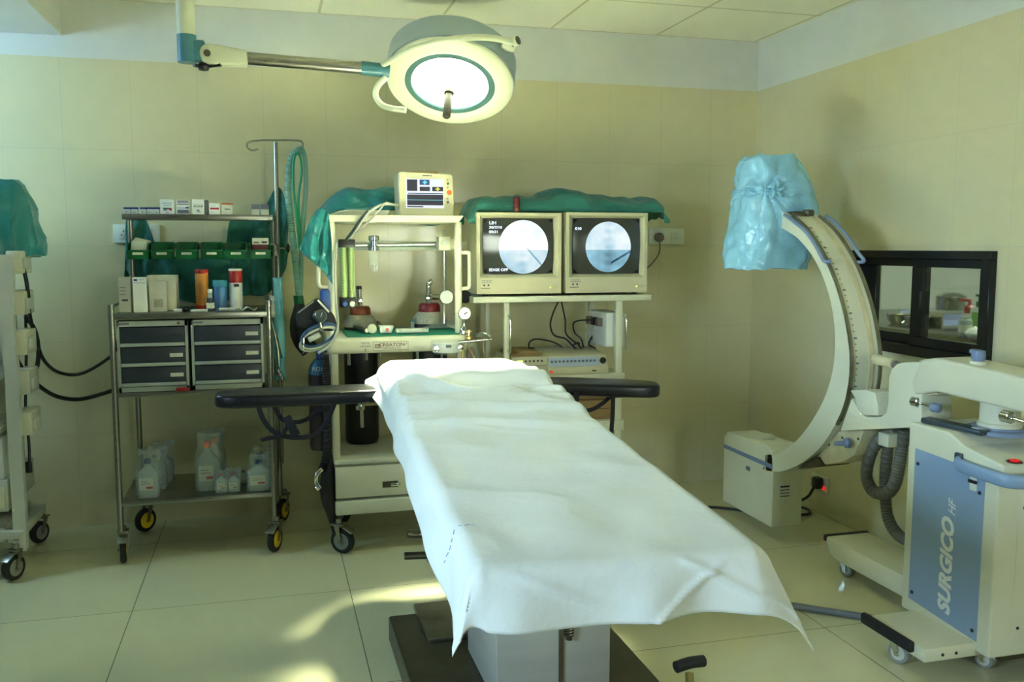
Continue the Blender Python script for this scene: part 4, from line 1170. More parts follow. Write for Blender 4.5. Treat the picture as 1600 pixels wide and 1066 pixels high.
# ---- hoses hung from the drip pole
hy = 4.42
hc = [(470, 236), (459, 240), (452, 262), (450, 300), (454, 345), (459, 385), (463, 420), (466, 450), (468, 470)]
P = spline([at_y(*p, hy) for p in hc], 24)
m = M(); m.tube(P, lambda t: 0.0155 + 0.0018 * sin(t * 520), 12)
hz = thing('breathing_hose', 'pale translucent corrugated breathing hose hung on the drip pole hook', 'hose', P[0])
m.done('tube', 'hoseclear', hz)
q0, q1 = at_y(466, 462, hy), at_y(468, 478, hy)
M().cyl(q0, q1, 0.024).done('green_connector', 'bin', hz)
M().tube([at_y(468, 474, hy), at_y(468, 490, hy - 0.01), at_y(467, 512, hy - 0.02), at_y(473, 532, hy - 0.03), at_y(485, 548, hy - 0.04)], lambda t: 0.018 + 0.034 * sin(min(1, t * 1.15) * pi * 0.5 + 0.1) * (1 - 0.25 * t), 18, 8).done('black_bag', 'rubber', hz)
hc = [(463, 234), (470, 232), (476, 246), (478, 290), (474, 340), (471, 400), (470, 440), (469, 466)]
P = spline([at_y(*p, hy + 0.02) for p in hc], 24)
tag(M().tube(P, lambda t: 0.0105 + 0.001 * sin(t * 520), 10).done('corrugated_hose', 'hoseclear'), 'thinner pale hose looped right of the wide breathing hose', 'hose')
hc = [(461, 240), (458, 262), (459, 300), (464, 340), (467, 380), (468, 385), (468, 350), (466, 310), (471, 270), (469, 246), (464, 238)]
tag(M().tube([at_y(*p, hy - 0.025) for p in hc], 0.0062, 10, 10).done('oxygen_tube', 'hosegreen'), 'bright green tubing looped over the drip pole hook', 'tube')

# ------------------------------------------------------------------ anaesthesia machine
AF = 4.0
am = thing('anaesthesia_machine', 'cream anaesthesia machine with flow meter, drawer and shelf behind the table head', 'medical machine', (0.55, 4.2, 0))
a, b = at_y(503, 337, AF), at_y(725, 337, AF)
az = 1.478
m = M()
m.prism([(a.x, AF, az + 0.008), (a.x + 0.025, AF, az - 0.022), (b.x - 0.025, AF, az - 0.022), (b.x, AF, az + 0.008)], (0, 0.42, 0), 0.003)
m.done('top_shelf', 'cream2', am)
pl_, pr_ = at_y(519, 450, AF + 0.04).x, at_y(716, 450, AF + 0.04).x
for x in (pl_, pr_): M().tube([(x, AF + 0.04, 0.93), (x, AF + 0.04, az - 0.02)], 0.0165, 20).done('post', 'cream2', am)
for pts in (((512, 400), (500, 400), (498, 406), (498, 440), (501, 448), (512, 449)), ((720, 395), (730, 395), (733, 400), (733, 444), (730, 450), (720, 451))):
    M().tube([at_y(*p, AF + 0.04) for p in pts], 0.0085, 12, 5).done('side_handle', 'cream2', am)
# work surface
w0, w1 = at_y(512, 540, 3.95).x, at_y(731, 540, 3.95).x
wz1, wz0 = at_y(600, 527, 3.95).z, at_y(600, 552, 3.95).z
ws = M().box((w0, 3.95, wz0), (w1, 4.42, wz1), 0.02, 4).done('work_surface', 'cream2', am)
# name plate
na, nb = at_y(583, 548, 3.949), at_y(638, 533, 3.949)
npl = M().box((na.x, 3.9488, na.z), (nb.x, 3.951, nb.z)).done('name_plate', 'label', am)
fr = M().ring((na.x, na.z, nb.x, nb.z), (na.x + 0.0015, na.z + 0.0015, nb.x - 0.0015, nb.z - 0.0015), 3.9482, 3.949).done('plate_border', 'brownink', npl)
nh = nb.z - na.z
text('lettering', 'CREATON', 0.021, (na.x + 0.082, 3.9484, na.z + nh * 0.62), 'brownink', am, bold=0.0003, sx=1.15)
text('lettering', 'cf', 0.016, (nb.x - 0.013, 3.9484, na.z + nh * 0.7), 'printgrey', am, shear=0.3)
text('lettering', 'ANAESTHESIA SYSTEM', 0.0085, (na.x + 0.08, 3.9484, na.z + nh * 0.24), 'brownink', am)
M().ring((na.x + 0.008, na.z + 0.01, na.x + 0.032, na.z + nh - 0.01), (na.x + 0.011, na.z + 0.013, na.x + 0.029, na.z + nh - 0.013), 3.9482, 3.949).box((na.x + 0.013, 3.9482, na.z + 0.016), (na.x + 0.016, 3.949, na.z + nh - 0.014)).box((na.x + 0.018, 3.9482, na.z + 0.016), (na.x + 0.021, 3.949, na.z + nh - 0.014)).box((na.x + 0.023, 3.9482, na.z + 0.016), (na.x + 0.027, 3.949, na.z + nh - 0.014)).done('logo', 'brownink', npl)
q = at_y(571, 538, 3.948)
text('lettering', 'CIRCLE', 0.012, (q.x, 3.9484, q.z + 0.004), 'printgrey', am)
text('lettering', 'ABSORBER', 0.0105, (q.x, 3.9484, q.z - 0.010), 'printgrey', am)
M().box((q.x - 0.0015, 3.9482, q.z - 0.032), (q.x + 0.0015, 3.951, q.z - 0.02)).done('arrow_mark', 'ink', am)
m = M()
for i in range(8):
    for k in range(2):
        q = at_y(647 + i * 2.1, 542 + k * 2.6, 3.948); m.cyl((q.x, 3.9485, q.z), (q.x, 3.951, q.z), 0.0014, seg=8)
m.done('speaker_holes', 'printgrey', am)
# back bar, chrome pipe, valve block
c0, c1 = at_y(516, 377, 4.3), at_y(726, 391, 4.3)
M().box((c0.x, 4.3, c1.z), (c1.x, 4.33, c0.z), 0.003).done('back_bar', 'cabgrey', am)
pa, pb = at_y(556, 383, 4.2), at_y(688, 382, 4.2)
M().tube([pa, pb], 0.0105, 14).done('gas_pipe', 'chrome', am)
q = at_y(694, 380, 4.15)
vb = M().box((q.x - 0.028, 4.13, q.z - 0.033), (q.x + 0.026, 4.2, q.z + 0.03), 0.003).box((q.x + 0.026, 4.15, q.z - 0.025), (q.x + 0.05, 4.2, q.z + 0.02), 0.002).done('valve_block', 'cream2', am)
M().cyl((q.x - 0.002, 4.118, q.z), (q.x - 0.002, 4.132, q.z), 0.014).done('valve_knob', 'greyplastic', vb)
M().tube([(q.x, 4.165, q.z + 0.03), (q.x, 4.165, q.z + 0.06)], 0.006, 10).done('hose_stub', 'clearplastic', vb)
r0, r1 = at_y(694, 392, 4.15), at_y(694, 505, 4.15)
M().tube([r0, r1], 0.0055, 10).done('gauge_rod', 'chrome', am)
g = at_y(697, 464, 4.14)
gg = M().lathe([(0.031, 0.012), (0.034, 0.006), (0.034, -0.012), (0.028, -0.016), (0, -0.016)], g, (0, -1, 0), 28).done('pressure_gauge', 'chrome', am)
M().lathe([(0, 0.0124), (0.0308, 0.0124)], g, (0, -1, 0), 28, caps=False).box((g.x - 0.001, g.y - 0.0145, g.z - 0.002), (g.x + 0.016, g.y - 0.0126, g.z + 0.004)).done('dial', 'facedial', gg)
# flow meter block
f0, f1 = at_y(529, 374, 4.08), at_y(556, 480, 4.08)
fm = M().box((f0.x + 0.003, 4.085, f1.z + 0.05), (f1.x - 0.003, 4.1, f0.z - 0.03), 0.002).done('flow_meter', 'flowback', am)
M().box((f0.x, 4.06, f0.z - 0.036), (f1.x, 4.12, f0.z), 0.003).done('top_block', 'black', fm)
M().box((f0.x, 4.06, f1.z), (f1.x, 4.12, f1.z + 0.045), 0.003).done('bottom_block', 'black', fm)
W = f1.x - f0.x
for k, u in enumerate((0.27, 0.73)):
    M().tube([(f0.x + W * u, 4.075, f1.z + 0.04), (f0.x + W * u, 4.075, f0.z - 0.03)], 0.0125, 16).done('flow_tube', 'tube', fm)
    mm = M()
    for i in range(16): mm.box((f0.x + W * u - 0.009, 4.0615, f1.z + 0.07 + i * 0.0122), (f0.x + W * u - (0.003 if i % 4 else 0), 4.0635, f1.z + 0.0712 + i * 0.0122))
    mm.done('scale_marks', 'ink', fm)
    M().lathe([(0.004, 0), (0.004, 0.01), (0.013, 0.012), (0.013, 0.026), (0.009, 0.03), (0, 0.03)], (f0.x + W * u, 4.06, f1.z + 0.017), (0, -1, 0), 10).done('control_knob', 'knobblue' if k == 0 else 'white', fm)
# filter with glass bowl
q = at_y(584, 380, 4.17)
fl = M().lathe([(0.022, -0.035), (0.026, -0.033), (0.026, -0.015), (0.02, -0.012), (0.02, 0.01), (0.025, 0.014), (0.025, 0.03), (0.02, 0.034), (0, 0.034)], q, seg=24).done('filter_head', 'chrome', am)
M().lathe([(0.024, -0.034), (0.024, -0.1), (0.017, -0.125), (0.006, -0.135), (0, -0.135)], q, seg=24, caps=False).done('glass_bowl', 'clearplastic', fl)
M().lathe([(0, -0.1), (0.013, -0.1), (0.013, -0.104), (0.004, -0.106), (0.004, -0.125), (0, -0.127)], q, seg=16).done('drain_valve', 'chrome', fl)
# lower frame
for px in (524, 712):
    x = at_y(px, 620, 4.0).x if px < 600 else pr_
    M().box((x - 0.016, 3.99, 0.39), (x + 0.016, 4.03, wz0 + 0.005), 0.004).done('lower_post', 'cream2', am)
    M().box((x - 0.016, 4.38, 0.39), (x + 0.016, 4.42, wz0 + 0.005), 0.004).done('lower_post', 'cream2', am)
s0 = at_y(523, 727, 3.96); bx1 = pr_ + 0.03
M().box((s0.x, 3.96, s0.z - 0.002), (bx1, 4.43, s0.z + 0.016), 0.004).done('lower_shelf', 'cream2', am)
d0 = at_y(523, 780, 3.965)
M().box((s0.x + 0.004, 3.985, d0.z - 0.004), (bx1 - 0.004, 4.43, s0.z)).done('drawer_case', 'cream', am)
dw = M().box((s0.x + 0.002, 3.962, d0.z), (bx1 - 0.002, 3.985, s0.z - 0.012), 0.003).done('drawer', 'cream2', am)
q = at_y(610, 757, 3.96)
M().box((q.x - 0.035, 3.9605, q.z - 0.014), (q.x + 0.035, 3.9635, q.z + 0.014)).done('handle_recess', 'darksteel', dw)
M().cyl((q.x + 0.03, 3.93, q.z + 0.004), (q.x + 0.03, 3.96, q.z + 0.004), 0.007).obox((q.x + 0.02, 3.934, q.z + 0.004), (0.045, 0.01, 0.014), bev=0.004).done('latch', 'chrome', dw)
bb = at_y(523, 807, 3.945)
M().box((s0.x, 3.945, bb.z), (bx1, 4.43, d0.z - 0.012), 0.006).done('base', 'cream2', am)
wq = at_z(536, 864, 0)
for (x, y, hd) in ((wq.x, wq.y, 0.95), (bx1 - 0.05, wq.y + 0.02, 0.3), (wq.x + 0.03, 4.4, 0.6), (bx1 - 0.05, 4.4, 0.5)):
    caster(am, (x, y, 0), 0.056, hd, hub='wheelgrey', fork='steel', w=0.03)
# pins below the work surface
m = M()
for px, l in ((545, 16), (573, 9), (594, 6), (652, 12), (690, 10)):
    q = at_y(px, 553, 3.99); m.cyl((q.x, 3.99, q.z - l * 0.0031), (q.x, 3.99, q.z + 0.01), 0.006 if l < 12 else 0.008, seg=12)
m.done('outlet_nipple', 'chrome', am)

# ---- gas cylinders
def gas(px, ptop, Y, r, label, body, shoulder, cap, floor_z, group):
    q = at_y(px, ptop, Y)
    t = thing('gas_cylinder', label, 'gas cylinder', (q.x, Y, floor_z), group)
    z = q.z
    M().lathe([(0, floor_z), (r * 0.9, floor_z), (r, floor_z + 0.02), (r, z - 0.055), (r * 0.985, z - 0.05)], (q.x, Y, 0), seg=36).done('body', body, t)
    M().lathe([(r, z - 0.052), (r * 0.96, z - 0.03), (r * 0.8, z - 0.008), (r * 0.55, z + 0.008), (r * 0.5, z + 0.012)], (q.x, Y, 0), seg=36).done('shoulder', shoulder, t)
    if cap: M().lathe([(r * 0.6, z + 0.0), (r * 0.63, z + 0.006), (r * 0.6, z + 0.035), (r * 0.5, z + 0.045), (0, z + 0.045)], (q.x, Y, 0), seg=28).done('neck_ring', cap, t)
    return t, q.x, z
t, x, z = gas(563, 493, 4.34, 0.08, 'left white-shouldered gas cylinder with brown neck behind the flow meter', 'gasblack', 'gaswhite', mk('brown_neck', (112, 50, 24), 0.4), s0.z + 0.0165, 'gas cylinders on the machine')
v = M().cyl((x, 4.34, z + 0.045), (x, 4.34, z + 0.075), 0.012).box((x - 0.016, 4.325, z + 0.06), (x + 0.012, 4.35, z + 0.085), 0.003).cyl((x - 0.004, 4.34, z + 0.085), (x - 0.004, 4.34, z + 0.125), 0.014).done('valve', 'chrome', t)
M().cyl((x - 0.004, 4.34, z + 0.125), (x - 0.004, 4.34, z + 0.14), 0.0135).done('valve_cap', 'black', v)
t, x, z = gas(671, 488, 4.34, 0.085, 'right white-shouldered gas cylinder with maroon neck ring', 'gasblack', 'gaswhite', 'maroon', s0.z + 0.0165, 'gas cylinders on the machine')
v = M().cyl((x - 0.002, 4.34, z + 0.045), (x - 0.002, 4.34, z + 0.072), 0.013).box((x - 0.02, 4.322, z + 0.06), (x + 0.014, 4.352, z + 0.09), 0.004).cyl((x + 0.01, 4.335, z + 0.074), (x + 0.05, 4.335, z + 0.074), 0.014).cyl((x + 0.05, 4.335, z + 0.074), (x + 0.078, 4.33, z + 0.074), 0.009).tube([(x - 0.004, 4.335, z + 0.09), (x - 0.004, 4.335, z + 0.125), (x + 0.0, 4.33, z + 0.145), (x + 0.012, 4.33, z + 0.15)], 0.0135, 14, 4).done('valve', 'chrome', t)
t, x, z = gas(500, 566, 4.1, 0.052, 'slim dark maroon gas cylinder with blue shoulder left of the machine', 'gasbrown', 'gasblue', None, 0.44, None)
M().cyl((x, 4.1, z + 0.01), (x, 4.1, z + 0.05), 0.016).obox((x, 4.1, z + 0.06), (0.06, 0.04, 0.03), bev=0.005).done('valve', 'knobblue', t)
text('lettering', 'N2O', 0.028, (x - 0.008, 4.1 - 0.053, z - 0.025), 'white', t)
M().lathe([(0.0528, 0.6), (0.0528, 0.625)], (x, 4.1, 0), seg=36, caps=False).done('holding_band', 'black', t)
q = at_y(707, 470, 4.33)
# black gauge behind the right post
g = at_y(727, 464, 4.2)
tag(M().lathe([(0.026, 0.014), (0.03, 0.008), (0.03, -0.01), (0, -0.012)], g, (0.2, -1, 0), 24).tube([g, (g.x - 0.03, 4.22, g.z - 0.05), (g.x - 0.03, 4.3, g.z - 0.09)], 0.006, 8, 4).done('pressure_gauge', 'black'), 'black round gauge behind the right post of the anaesthesia machine', 'gauge')

# ---- white gauge and absorber fittings at the right front corner
g = at_y(726, 490, 3.93)
ga = thing('airway_pressure_gauge', 'white faced round gauge on a chrome stem at the machine corner', 'gauge', (g.x, 3.93, g.z - 0.1))
M().lathe([(0.026, 0.012), (0.029, 0.008), (0.029, -0.012), (0.024, -0.016), (0, -0.016)], g, (-0.15, -1, 0.1), 28).done('case', 'chrome', ga)
M().lathe([(0, 0.0125), (0.0262, 0.0125)], g, (-0.15, -1, 0.1), 28, caps=False).done('dial', 'facedial', ga)
M().obox(g + Vector((0.002, -0.0145, 0.002)), (0.018, 0.0015, 0.004), 0, 0, -0.6).done('needle', 'ink', ga)
M().tube([g + Vector((0, 0.006, -0.027)), g + Vector((0.0, 0.01, -0.05)), g + Vector((-0.003, 0.01, -0.09))], 0.009, 12, 4).lathe([(0.016, -0.095), (0.018, -0.085), (0.013, -0.06), (0.009, -0.055)], g + Vector((-0.003, 0.01, 0)), seg=16).done('stem', 'chrome', ga)
q = at_y(740, 533, 3.93)
ft = thing('breathing_valve', 'brass and chrome valve arm sticking out right of the machine corner', 'valve', (q.x, 3.93, q.z - 0.02))
M().tube([at_y(716, 535, 3.93), at_y(768, 530, 3.93)], 0.007, 12).done('arm', 'chrome', ft)
M().lathe([(0.018, 0), (0.018, 0.01), (0.008, 0.014), (0.008, 0.03), (0.012, 0.032), (0.012, 0.04), (0, 0.042)], at_y(733, 530, 3.93), seg=18).done('cap_screw', 'grommet', ft)
M().tube([at_y(745, 524, 3.92), at_y(756, 522, 3.9), at_y(766, 528, 3.88)], 0.01, 12, 4).done('elbow', 'chrome', ft)
M().tube([at_y(755, 535, 3.93), at_y(756, 553, 3.93)], 0.0025, 6).done('chain', 'grommet', ft)
M().tube([at_y(723, 538, 3.93), at_y(723, 575, 3.93)], 0.007, 10).tube([at_y(731, 540, 3.93), at_y(744, 566, 3.93)], 0.004, 8).done('rod', 'grommet', ft)
q = at_y(740, 560, 3.96)
sb = thing('suction_bottle', 'clear suction bottle with reddish valve below the valve arm', 'bottle', (q.x, 4.0, 0.7))
M().lathe([(0, 0.72), (0.04, 0.72), (0.042, 0.73), (0.042, 0.88), (0.03, 0.9), (0.03, 0.91)], (q.x, 4.02, 0), seg=28).done('body', 'clearplastic', sb)
M().lathe([(0, 0.84), (0.02, 0.84), (0.022, 0.87), (0.012, 0.89), (0, 0.89)], (q.x, 4.02, 0), seg=18).done('float', 'brownink', sb)
M().box((q.x - 0.02, 4.03, 0.70), (q.x + 0.02, 4.05, 0.72)).tube([(q.x, 4.02, 0.91), (q.x, 4.03, 0.94), (pr_, 4.03, 0.94)], 0.005, 8, 4).done('holder', 'chrome', sb)
q0, q1 = at_y(676, 556, 3.9), at_y(724, 530, 3.9)
ab = thing('absorber_canister', 'shiny white absorber dome clipped at the machine front corner', 'canister', ((q0.x + q1.x) / 2, 3.92, q0.z))
cx_, cz_ = (q0.x + q1.x) / 2, (q0.z + q1.z) / 2
hw, hh = (q1.x - q0.x) / 2, (q1.z - q0.z) / 2
M().lathe([(hw * 0.7, -hh), (hw, -hh * 0.55), (hw, hh * 0.6), (hw * 0.93, hh * 0.9), (0, hh)], (cx_, 3.945, cz_), seg=36).done('dome', 'clearplastic', ab)
M().lathe([(0, -hh * 0.7), (hw * 0.86, -hh * 0.7), (hw * 0.86, hh * 0.4), (0, hh * 0.5)], (cx_, 3.945, cz_), seg=32).done('core', 'white', ab)
M().box((cx_ - 0.012, 3.945 - hw * 0.9, cz_ + 0.0), (cx_ + 0.012, 3.945 - hw * 0.82, cz_ + 0.012), 0.001).done('mark', 'ink', ab)
for sx in (-1, 1): M().lathe([(0, 0), (0.013, 0), (0.013, 0.012), (0, 0.014)], (cx_ + sx * hw * 0.78, 3.945 - hw * 0.72, cz_ - hh * 0.1), (0, -1, 0), 16).done('clip', 'chrome', ab)

# ---- things on the work surface
WS = wz1 + 0.0005
c0, c1 = at_z(541, 526, WS), at_z(730, 526, WS)
m = M()
def clo(u, v):
    x = at_z(541, 526, WS).x + (w1 - 0.006 - at_z(541, 526, WS).x) * u
    y = 3.975 + 0.4 * v
    return Vector((x, y, WS + 0.002 + 0.002 * nz(x * 20, y * 20, 1)))
tag(m.grid(clo, 40, 30).done('green_cloth', 'greencloth', solid=0.002), 'green cloth spread on the anaesthesia work surface', 'cloth')
CW = WS + 0.0062
def on(px, py): return at_z(px, py, CW)
q = on(643, 519)
tr = thing('white_tray', 'white corrugated tray on the green cloth', 'tray', (q.x, q.y, CW))
hw = 0.073
m = M().box((q.x - hw, q.y - 0.03, CW), (q.x + hw, q.y + 0.03, CW + 0.006), 0.002).ring((q.x - hw, CW, q.x + hw, CW + 0.02), (q.x - hw + 0.004, CW + 0.001, q.x + hw - 0.004, CW + 0.021), q.y - 0.03, q.y - 0.027)
m.box((q.x - hw, q.y - 0.03, CW + 0.004), (q.x + hw, q.y + 0.03, CW + 0.014), 0.004)
for i in range(11): m.cyl((q.x - hw + 0.008 + i * 0.013, q.y - 0.034, CW + 0.007), (q.x - hw + 0.008 + i * 0.013, q.y + 0.03, CW + 0.007), 0.0062, seg=10)
m.done('tray_body', 'white', tr)
q = on(648, 514)
vl = thing('vial', 'small clear vial with a blue top behind the white tray', 'vial', (q.x, q.y + 0.06, CW))
M().lathe([(0, 0), (0.009, 0), (0.009, 0.024), (0.006, 0.028), (0.006, 0.032), (0, 0.032)], (q.x, q.y + 0.06, CW), seg=16).done('body', 'bottle', vl)
M().lathe([(0.007, 0.03), (0.0075, 0.041), (0, 0.042)], (q.x, q.y + 0.06, CW), seg=16).done('cap', 'lidblue', vl)
q = on(604, 521)
bx = thing('small_box', 'small white box with a red spot beside the laryngoscope', 'box', (q.x, q.y, CW))
M().prism([(q.x - 0.028, q.y, CW), (q.x + 0.022, q.y, CW), (q.x + 0.034, q.y, CW + 0.032), (q.x - 0.03, q.y, CW + 0.034)], (0, 0.05, 0), 0.002).done('carton', 'white', bx)
M().lathe([(0, 0), (0.008, 0), (0.008, 0.001), (0, 0.001)], (q.x + 0.003, q.y - 0.0015, CW + 0.016), (0, 1, 0), 20).done('red_spot', 'red', bx)
la = thing('laryngoscope', 'laryngoscope with a silvery handle lying on the green cloth', 'laryngoscope', on(560, 518))
A, B = on(541, 511) + Vector((0, 0, 0.012)), on(574, 521) + Vector((0, 0, 0.012))
M().tube([A, A.lerp(B, 0.5), B], 0.0105, 14).done('handle', 'steel', la)
C_ = on(580, 520); M().lathe([(0, 0), (0.019, 0), (0.021, 0.012), (0.021, 0.02), (0, 0.024)], C_ + Vector((0, -0.01, 0.018)), (0.1, -1, 0.15), 20).done('end_cap', 'cream', la)
M().tube([on(578, 514) + Vector((0, 0, 0.012)), on(590, 512) + Vector((0, 0, 0.025)), on(597, 517) + Vector((0, 0, 0.012))], 0.008, 10, 5).done('blade', 'darksteel', la)
q = on(693, 513)
m = M()
def bagf(u, v):
    x = q.x - 0.1 + 0.2 * u; y = q.y - 0.02 + 0.12 * v
    e = sin(pi * u) * sin(pi * v)
    return Vector((x, y, CW + 0.002 + 0.028 * max(0, e) ** 0.6 * (0.7 + 0.5 * ridge(x * 20, y * 20, 3))))
tag(m.grid(bagf, 40, 24).done('plastic_pouch', 'clearplastic', solid=0.001, smooth=20), 'clear crumpled plastic pouch at the right end of the green cloth', 'pouch')

# ---- patient monitor on top shelf
MY = 4.08
m0, m1 = at_y(624, 332, MY), at_y(709, 270, MY)
SZ = az + 0.009
pm = thing('patient_monitor', 'small cream patient monitor with lit screen on the machine top shelf', 'monitor', ((m0.x + m1.x) / 2, MY + 0.08, SZ))
x0, x1, z0, z1 = m0.x, m1.x, SZ, m1.z
case = M().prism([(x0 + 0.006, MY, z0), (x1 - 0.004, MY, z0), (x1, MY, z0 + 0.03), (x1 - 0.004, MY, z1 - 0.02), (x1 - 0.012, MY, z1 - 0.006), (x0 + 0.006, MY, z1), (x0 - 0.004, MY, z1 - 0.006), (x0, MY, z0 + 0.03)], (0, 0.15, 0), 0.008, 3).done('case', 'crtcase', pm)
sx0, sz0 = at_y(634.5, 325, MY - 0.002).x, at_y(634.5, 325, MY - 0.002).z
sx1, sz1 = at_y(693.5, 280, MY - 0.002).x, at_y(693.5, 280, MY - 0.002).z
scn = M().box((sx0, MY - 0.0015, sz0), (sx1, MY + 0.002, sz1)).done('screen', 'screen_white', pm, smooth=0)
SW, SH = sx1 - sx0, sz1 - sz0
def sbox(rects, m):
    q = M()
    for u0, v0, u1, v1 in rects: q.box((sx0 + u0 * SW, MY - 0.0022, sz0 + v0 * SH), (sx0 + u1 * SW, MY - 0.001, sz0 + v1 * SH))
    q.done('screen_image', m, pm, smooth=0)
sbox(((0.03, 0.58, 0.3, 0.97), (0.36, 0.58, 0.63, 0.73), (0.69, 0.58, 0.98, 0.73), (0.03, 0.1, 0.98, 0.46), (0.03, 0.03, 0.45, 0.07)), 'screen_dark')
sbox(((0.36, 0.79, 0.62, 0.97), (0.05, 0.485, 0.98, 0.515)), 'screen_blue')
M().box((sx0 + 0.44 * SW, MY - 0.003, sz0 + 0.86 * SH), (sx0 + 0.56 * SW, MY - 0.002, sz0 + 0.9 * SH)).box((sx0 + 0.47 * SW, MY - 0.003, sz0 + 0.81 * SH), (sx0 + 0.52 * SW, MY - 0.002, sz0 + 0.94 * SH)).box((sx0 + 0.03 * SW, MY - 0.003, sz0 + 0.27 * SH), (sx0 + 0.98 * SW, MY - 0.002, sz0 + 0.285 * SH)).done('screen_image', 'screen_cyan', pm, smooth=0)
M().box((sx0 + 0.77 * SW, MY - 0.003, sz0 + 0.64 * SH), (sx0 + 0.9 * SW, MY - 0.002, sz0 + 0.67 * SH)).box((sx0 + 0.81 * SW, MY - 0.003, sz0 + 0.6 * SH), (sx0 + 0.86 * SW, MY - 0.002, sz0 + 0.71 * SH)).done('screen_image', 'screen_yellow', pm, smooth=0)
for px, py, r, mm in ((699.5, 281, 0.004, 'grommet'), (700, 287, 0.005, 'bin'), (700, 293, 0.005, 'cabgrey'), (702, 301, 0.011, 'orange'), (700, 310, 0.005, 'cabgrey'), (700, 316, 0.005, 'darkdial')):
    q = at_y(px, py, MY - 0.002); M().lathe([(r, 0), (r, 0.004), (r * 0.7, 0.006), (0, 0.006)], (q.x, MY, q.z), (0, -1, 0), 16).done('button', mm, pm)
q = at_y(667, 274.5, MY - 0.002); M().box((q.x - 0.02, MY - 0.0006, q.z - 0.002), (q.x + 0.014, MY + 0.001, q.z + 0.002)).box((q.x + 0.017, MY - 0.0006, q.z - 0.003), (q.x + 0.022, MY + 0.001, q.z + 0.003)).done('name_print', 'ink', pm)
M().box((sx0 + 0.01, MY + 0.03, z1 - 0.004), (sx1 - 0.02, MY + 0.06, z1 + 0.006), 0.002).done('carry_handle', 'card', pm)

# papers, cables on the shelf
m = M()
for i in range(5): m.obox((0.4 + 0.006 * i, AF + 0.12, SZ + 0.003 + 0.004 * i), (0.24 - 0.012 * i, 0.2, 0.003), 0.03 * i - 0.05, bev=0.0005)
tag(m.done('paper_stack', 'offwhite'), 'flat pile of papers on the machine shelf left of the monitor', 'papers')
cb = M()
cb.tube([at_y(624, 322, 4.1), at_y(606, 319, 4.05), at_y(592, 322, 4.0), at_y(578, 331, 3.985), at_y(566, 345, 3.985), at_y(556, 358, 4.0), at_y(541, 376, 4.07)], 0.006, 8, 8)
cb.tube([at_y(624, 325, 4.1), at_y(604, 317, 4.04), at_y(596, 325, 3.985), at_y(585, 337, 3.985), at_y(570, 352, 4.0), at_y(545, 374, 4.07)], 0.0035, 8, 8)
tag(cb.done('sensor_cable', 'cable'), 'grey sensor cables running over the shelf edge to the flow meter', 'cable')
tag(M().tube([at_y(575, 330, 3.99), at_y(562, 346, 3.985), at_y(551, 362, 4.0), at_y(541, 375, 4.06)], 0.007, 8, 8).done('sensor_cable', 'darkdial'), 'thick dark cable drooping from shelf edge above the flow meter', 'cable')
tag(M().tube([at_y(526, 380, 4.02), at_y(524, 420, 4.0), at_y(525, 470, 3.97), at_y(528, 500, 3.94), at_y(526, 520, 3.92), at_y(515, 540, 3.9), at_y(497, 552, 3.9)], 0.0055, 8, 8).done('sampling_line', 'cable'), 'long pale line hanging down the left post of the machine', 'cable')

# teal cover over the left corner of the machine
m = drape([at_y(*p, AF - 0.02) for p in ((489, 338), (499, 326), (510, 329), (514, 334), (515, 345))], [at_y(*p, AF - 0.03) for p in ((465, 391), (478, 402), (492, 413), (506, 424), (521, 444))], 44, 40, 0.016, 5, 11.0)
def topheap(u, v):
    P = spline([(484, 346), (498, 328), (512, 312), (528, 299), (548, 292), (575, 297), (600, 293), (625, 292), (640, 298)], 8)
    Q = spline([(488, 352), (502, 340), (516, 334), (530, 330), (550, 329), (575, 329), (600, 329), (625, 329), (640, 329)], 8)
    P = [Vector((a[0], a[1], 0)) for a in P]; Q = [Vector((a[0], a[1], 0)) for a in Q]
    t_ = lerp_poly(P, u); b_ = lerp_poly(Q, u)
    th = v * pi
    k = (1 - cos(th)) / 2
    w = 0.12 * sin(th) if v < 0.5 else 0.12
    pp = b_.lerp(t_, sin(min(v, 1.0) * pi * 0.5) ** 0.8)
    Y = 4.26 + 0.12 * v
    p = at_y(pp.x, pp.y, Y)
    p.y += 0.02 * nz(p.x * 9, p.z * 12, 4) + 0.018 * ridge(p.x * 9 + p.z * 14, p.z * 9, 5)
    p.z += 0.006 * nz(p.x * 14, v * 6, 4)
    p.z = max(p.z, SZ + 0.004) if p.x > 0.26 else p.z
    return p
cov = tag(m.done('plastic_cover', 'teal', solid=0.0014, smooth=180), 'teal plastic cover pushed back over the left corner of the machine', 'cover')
m = M()
V0 = [[m.b.verts.new(topheap(i / 59, j / 15)) for i in range(60)] for j in range(16)]
for j in range(15):
    for i in range(59): m.b.faces.new((V0[j][i], V0[j][i + 1], V0[j + 1][i + 1], V0[j + 1][i]))
m.done('bunched_top', 'teal', cov, solid=0.0014, smooth=180)
tp_ = [at_y(*p, 4.44) for p in ((628, 340), (650, 341), (672, 342), (700, 340), (712, 336))]
bt_ = [at_y(*p, 4.46) for p in ((632, 342), (650, 350), (672, 352), (695, 349), (712, 342))]
tag(drape(tp_, bt_, 30, 10, 0.01, 5, 2.0).done('plastic_cover', 'tealdark', solid=0.0014, smooth=180), 'hem of green cloth hanging behind the shelf under the small monitor', 'cover')

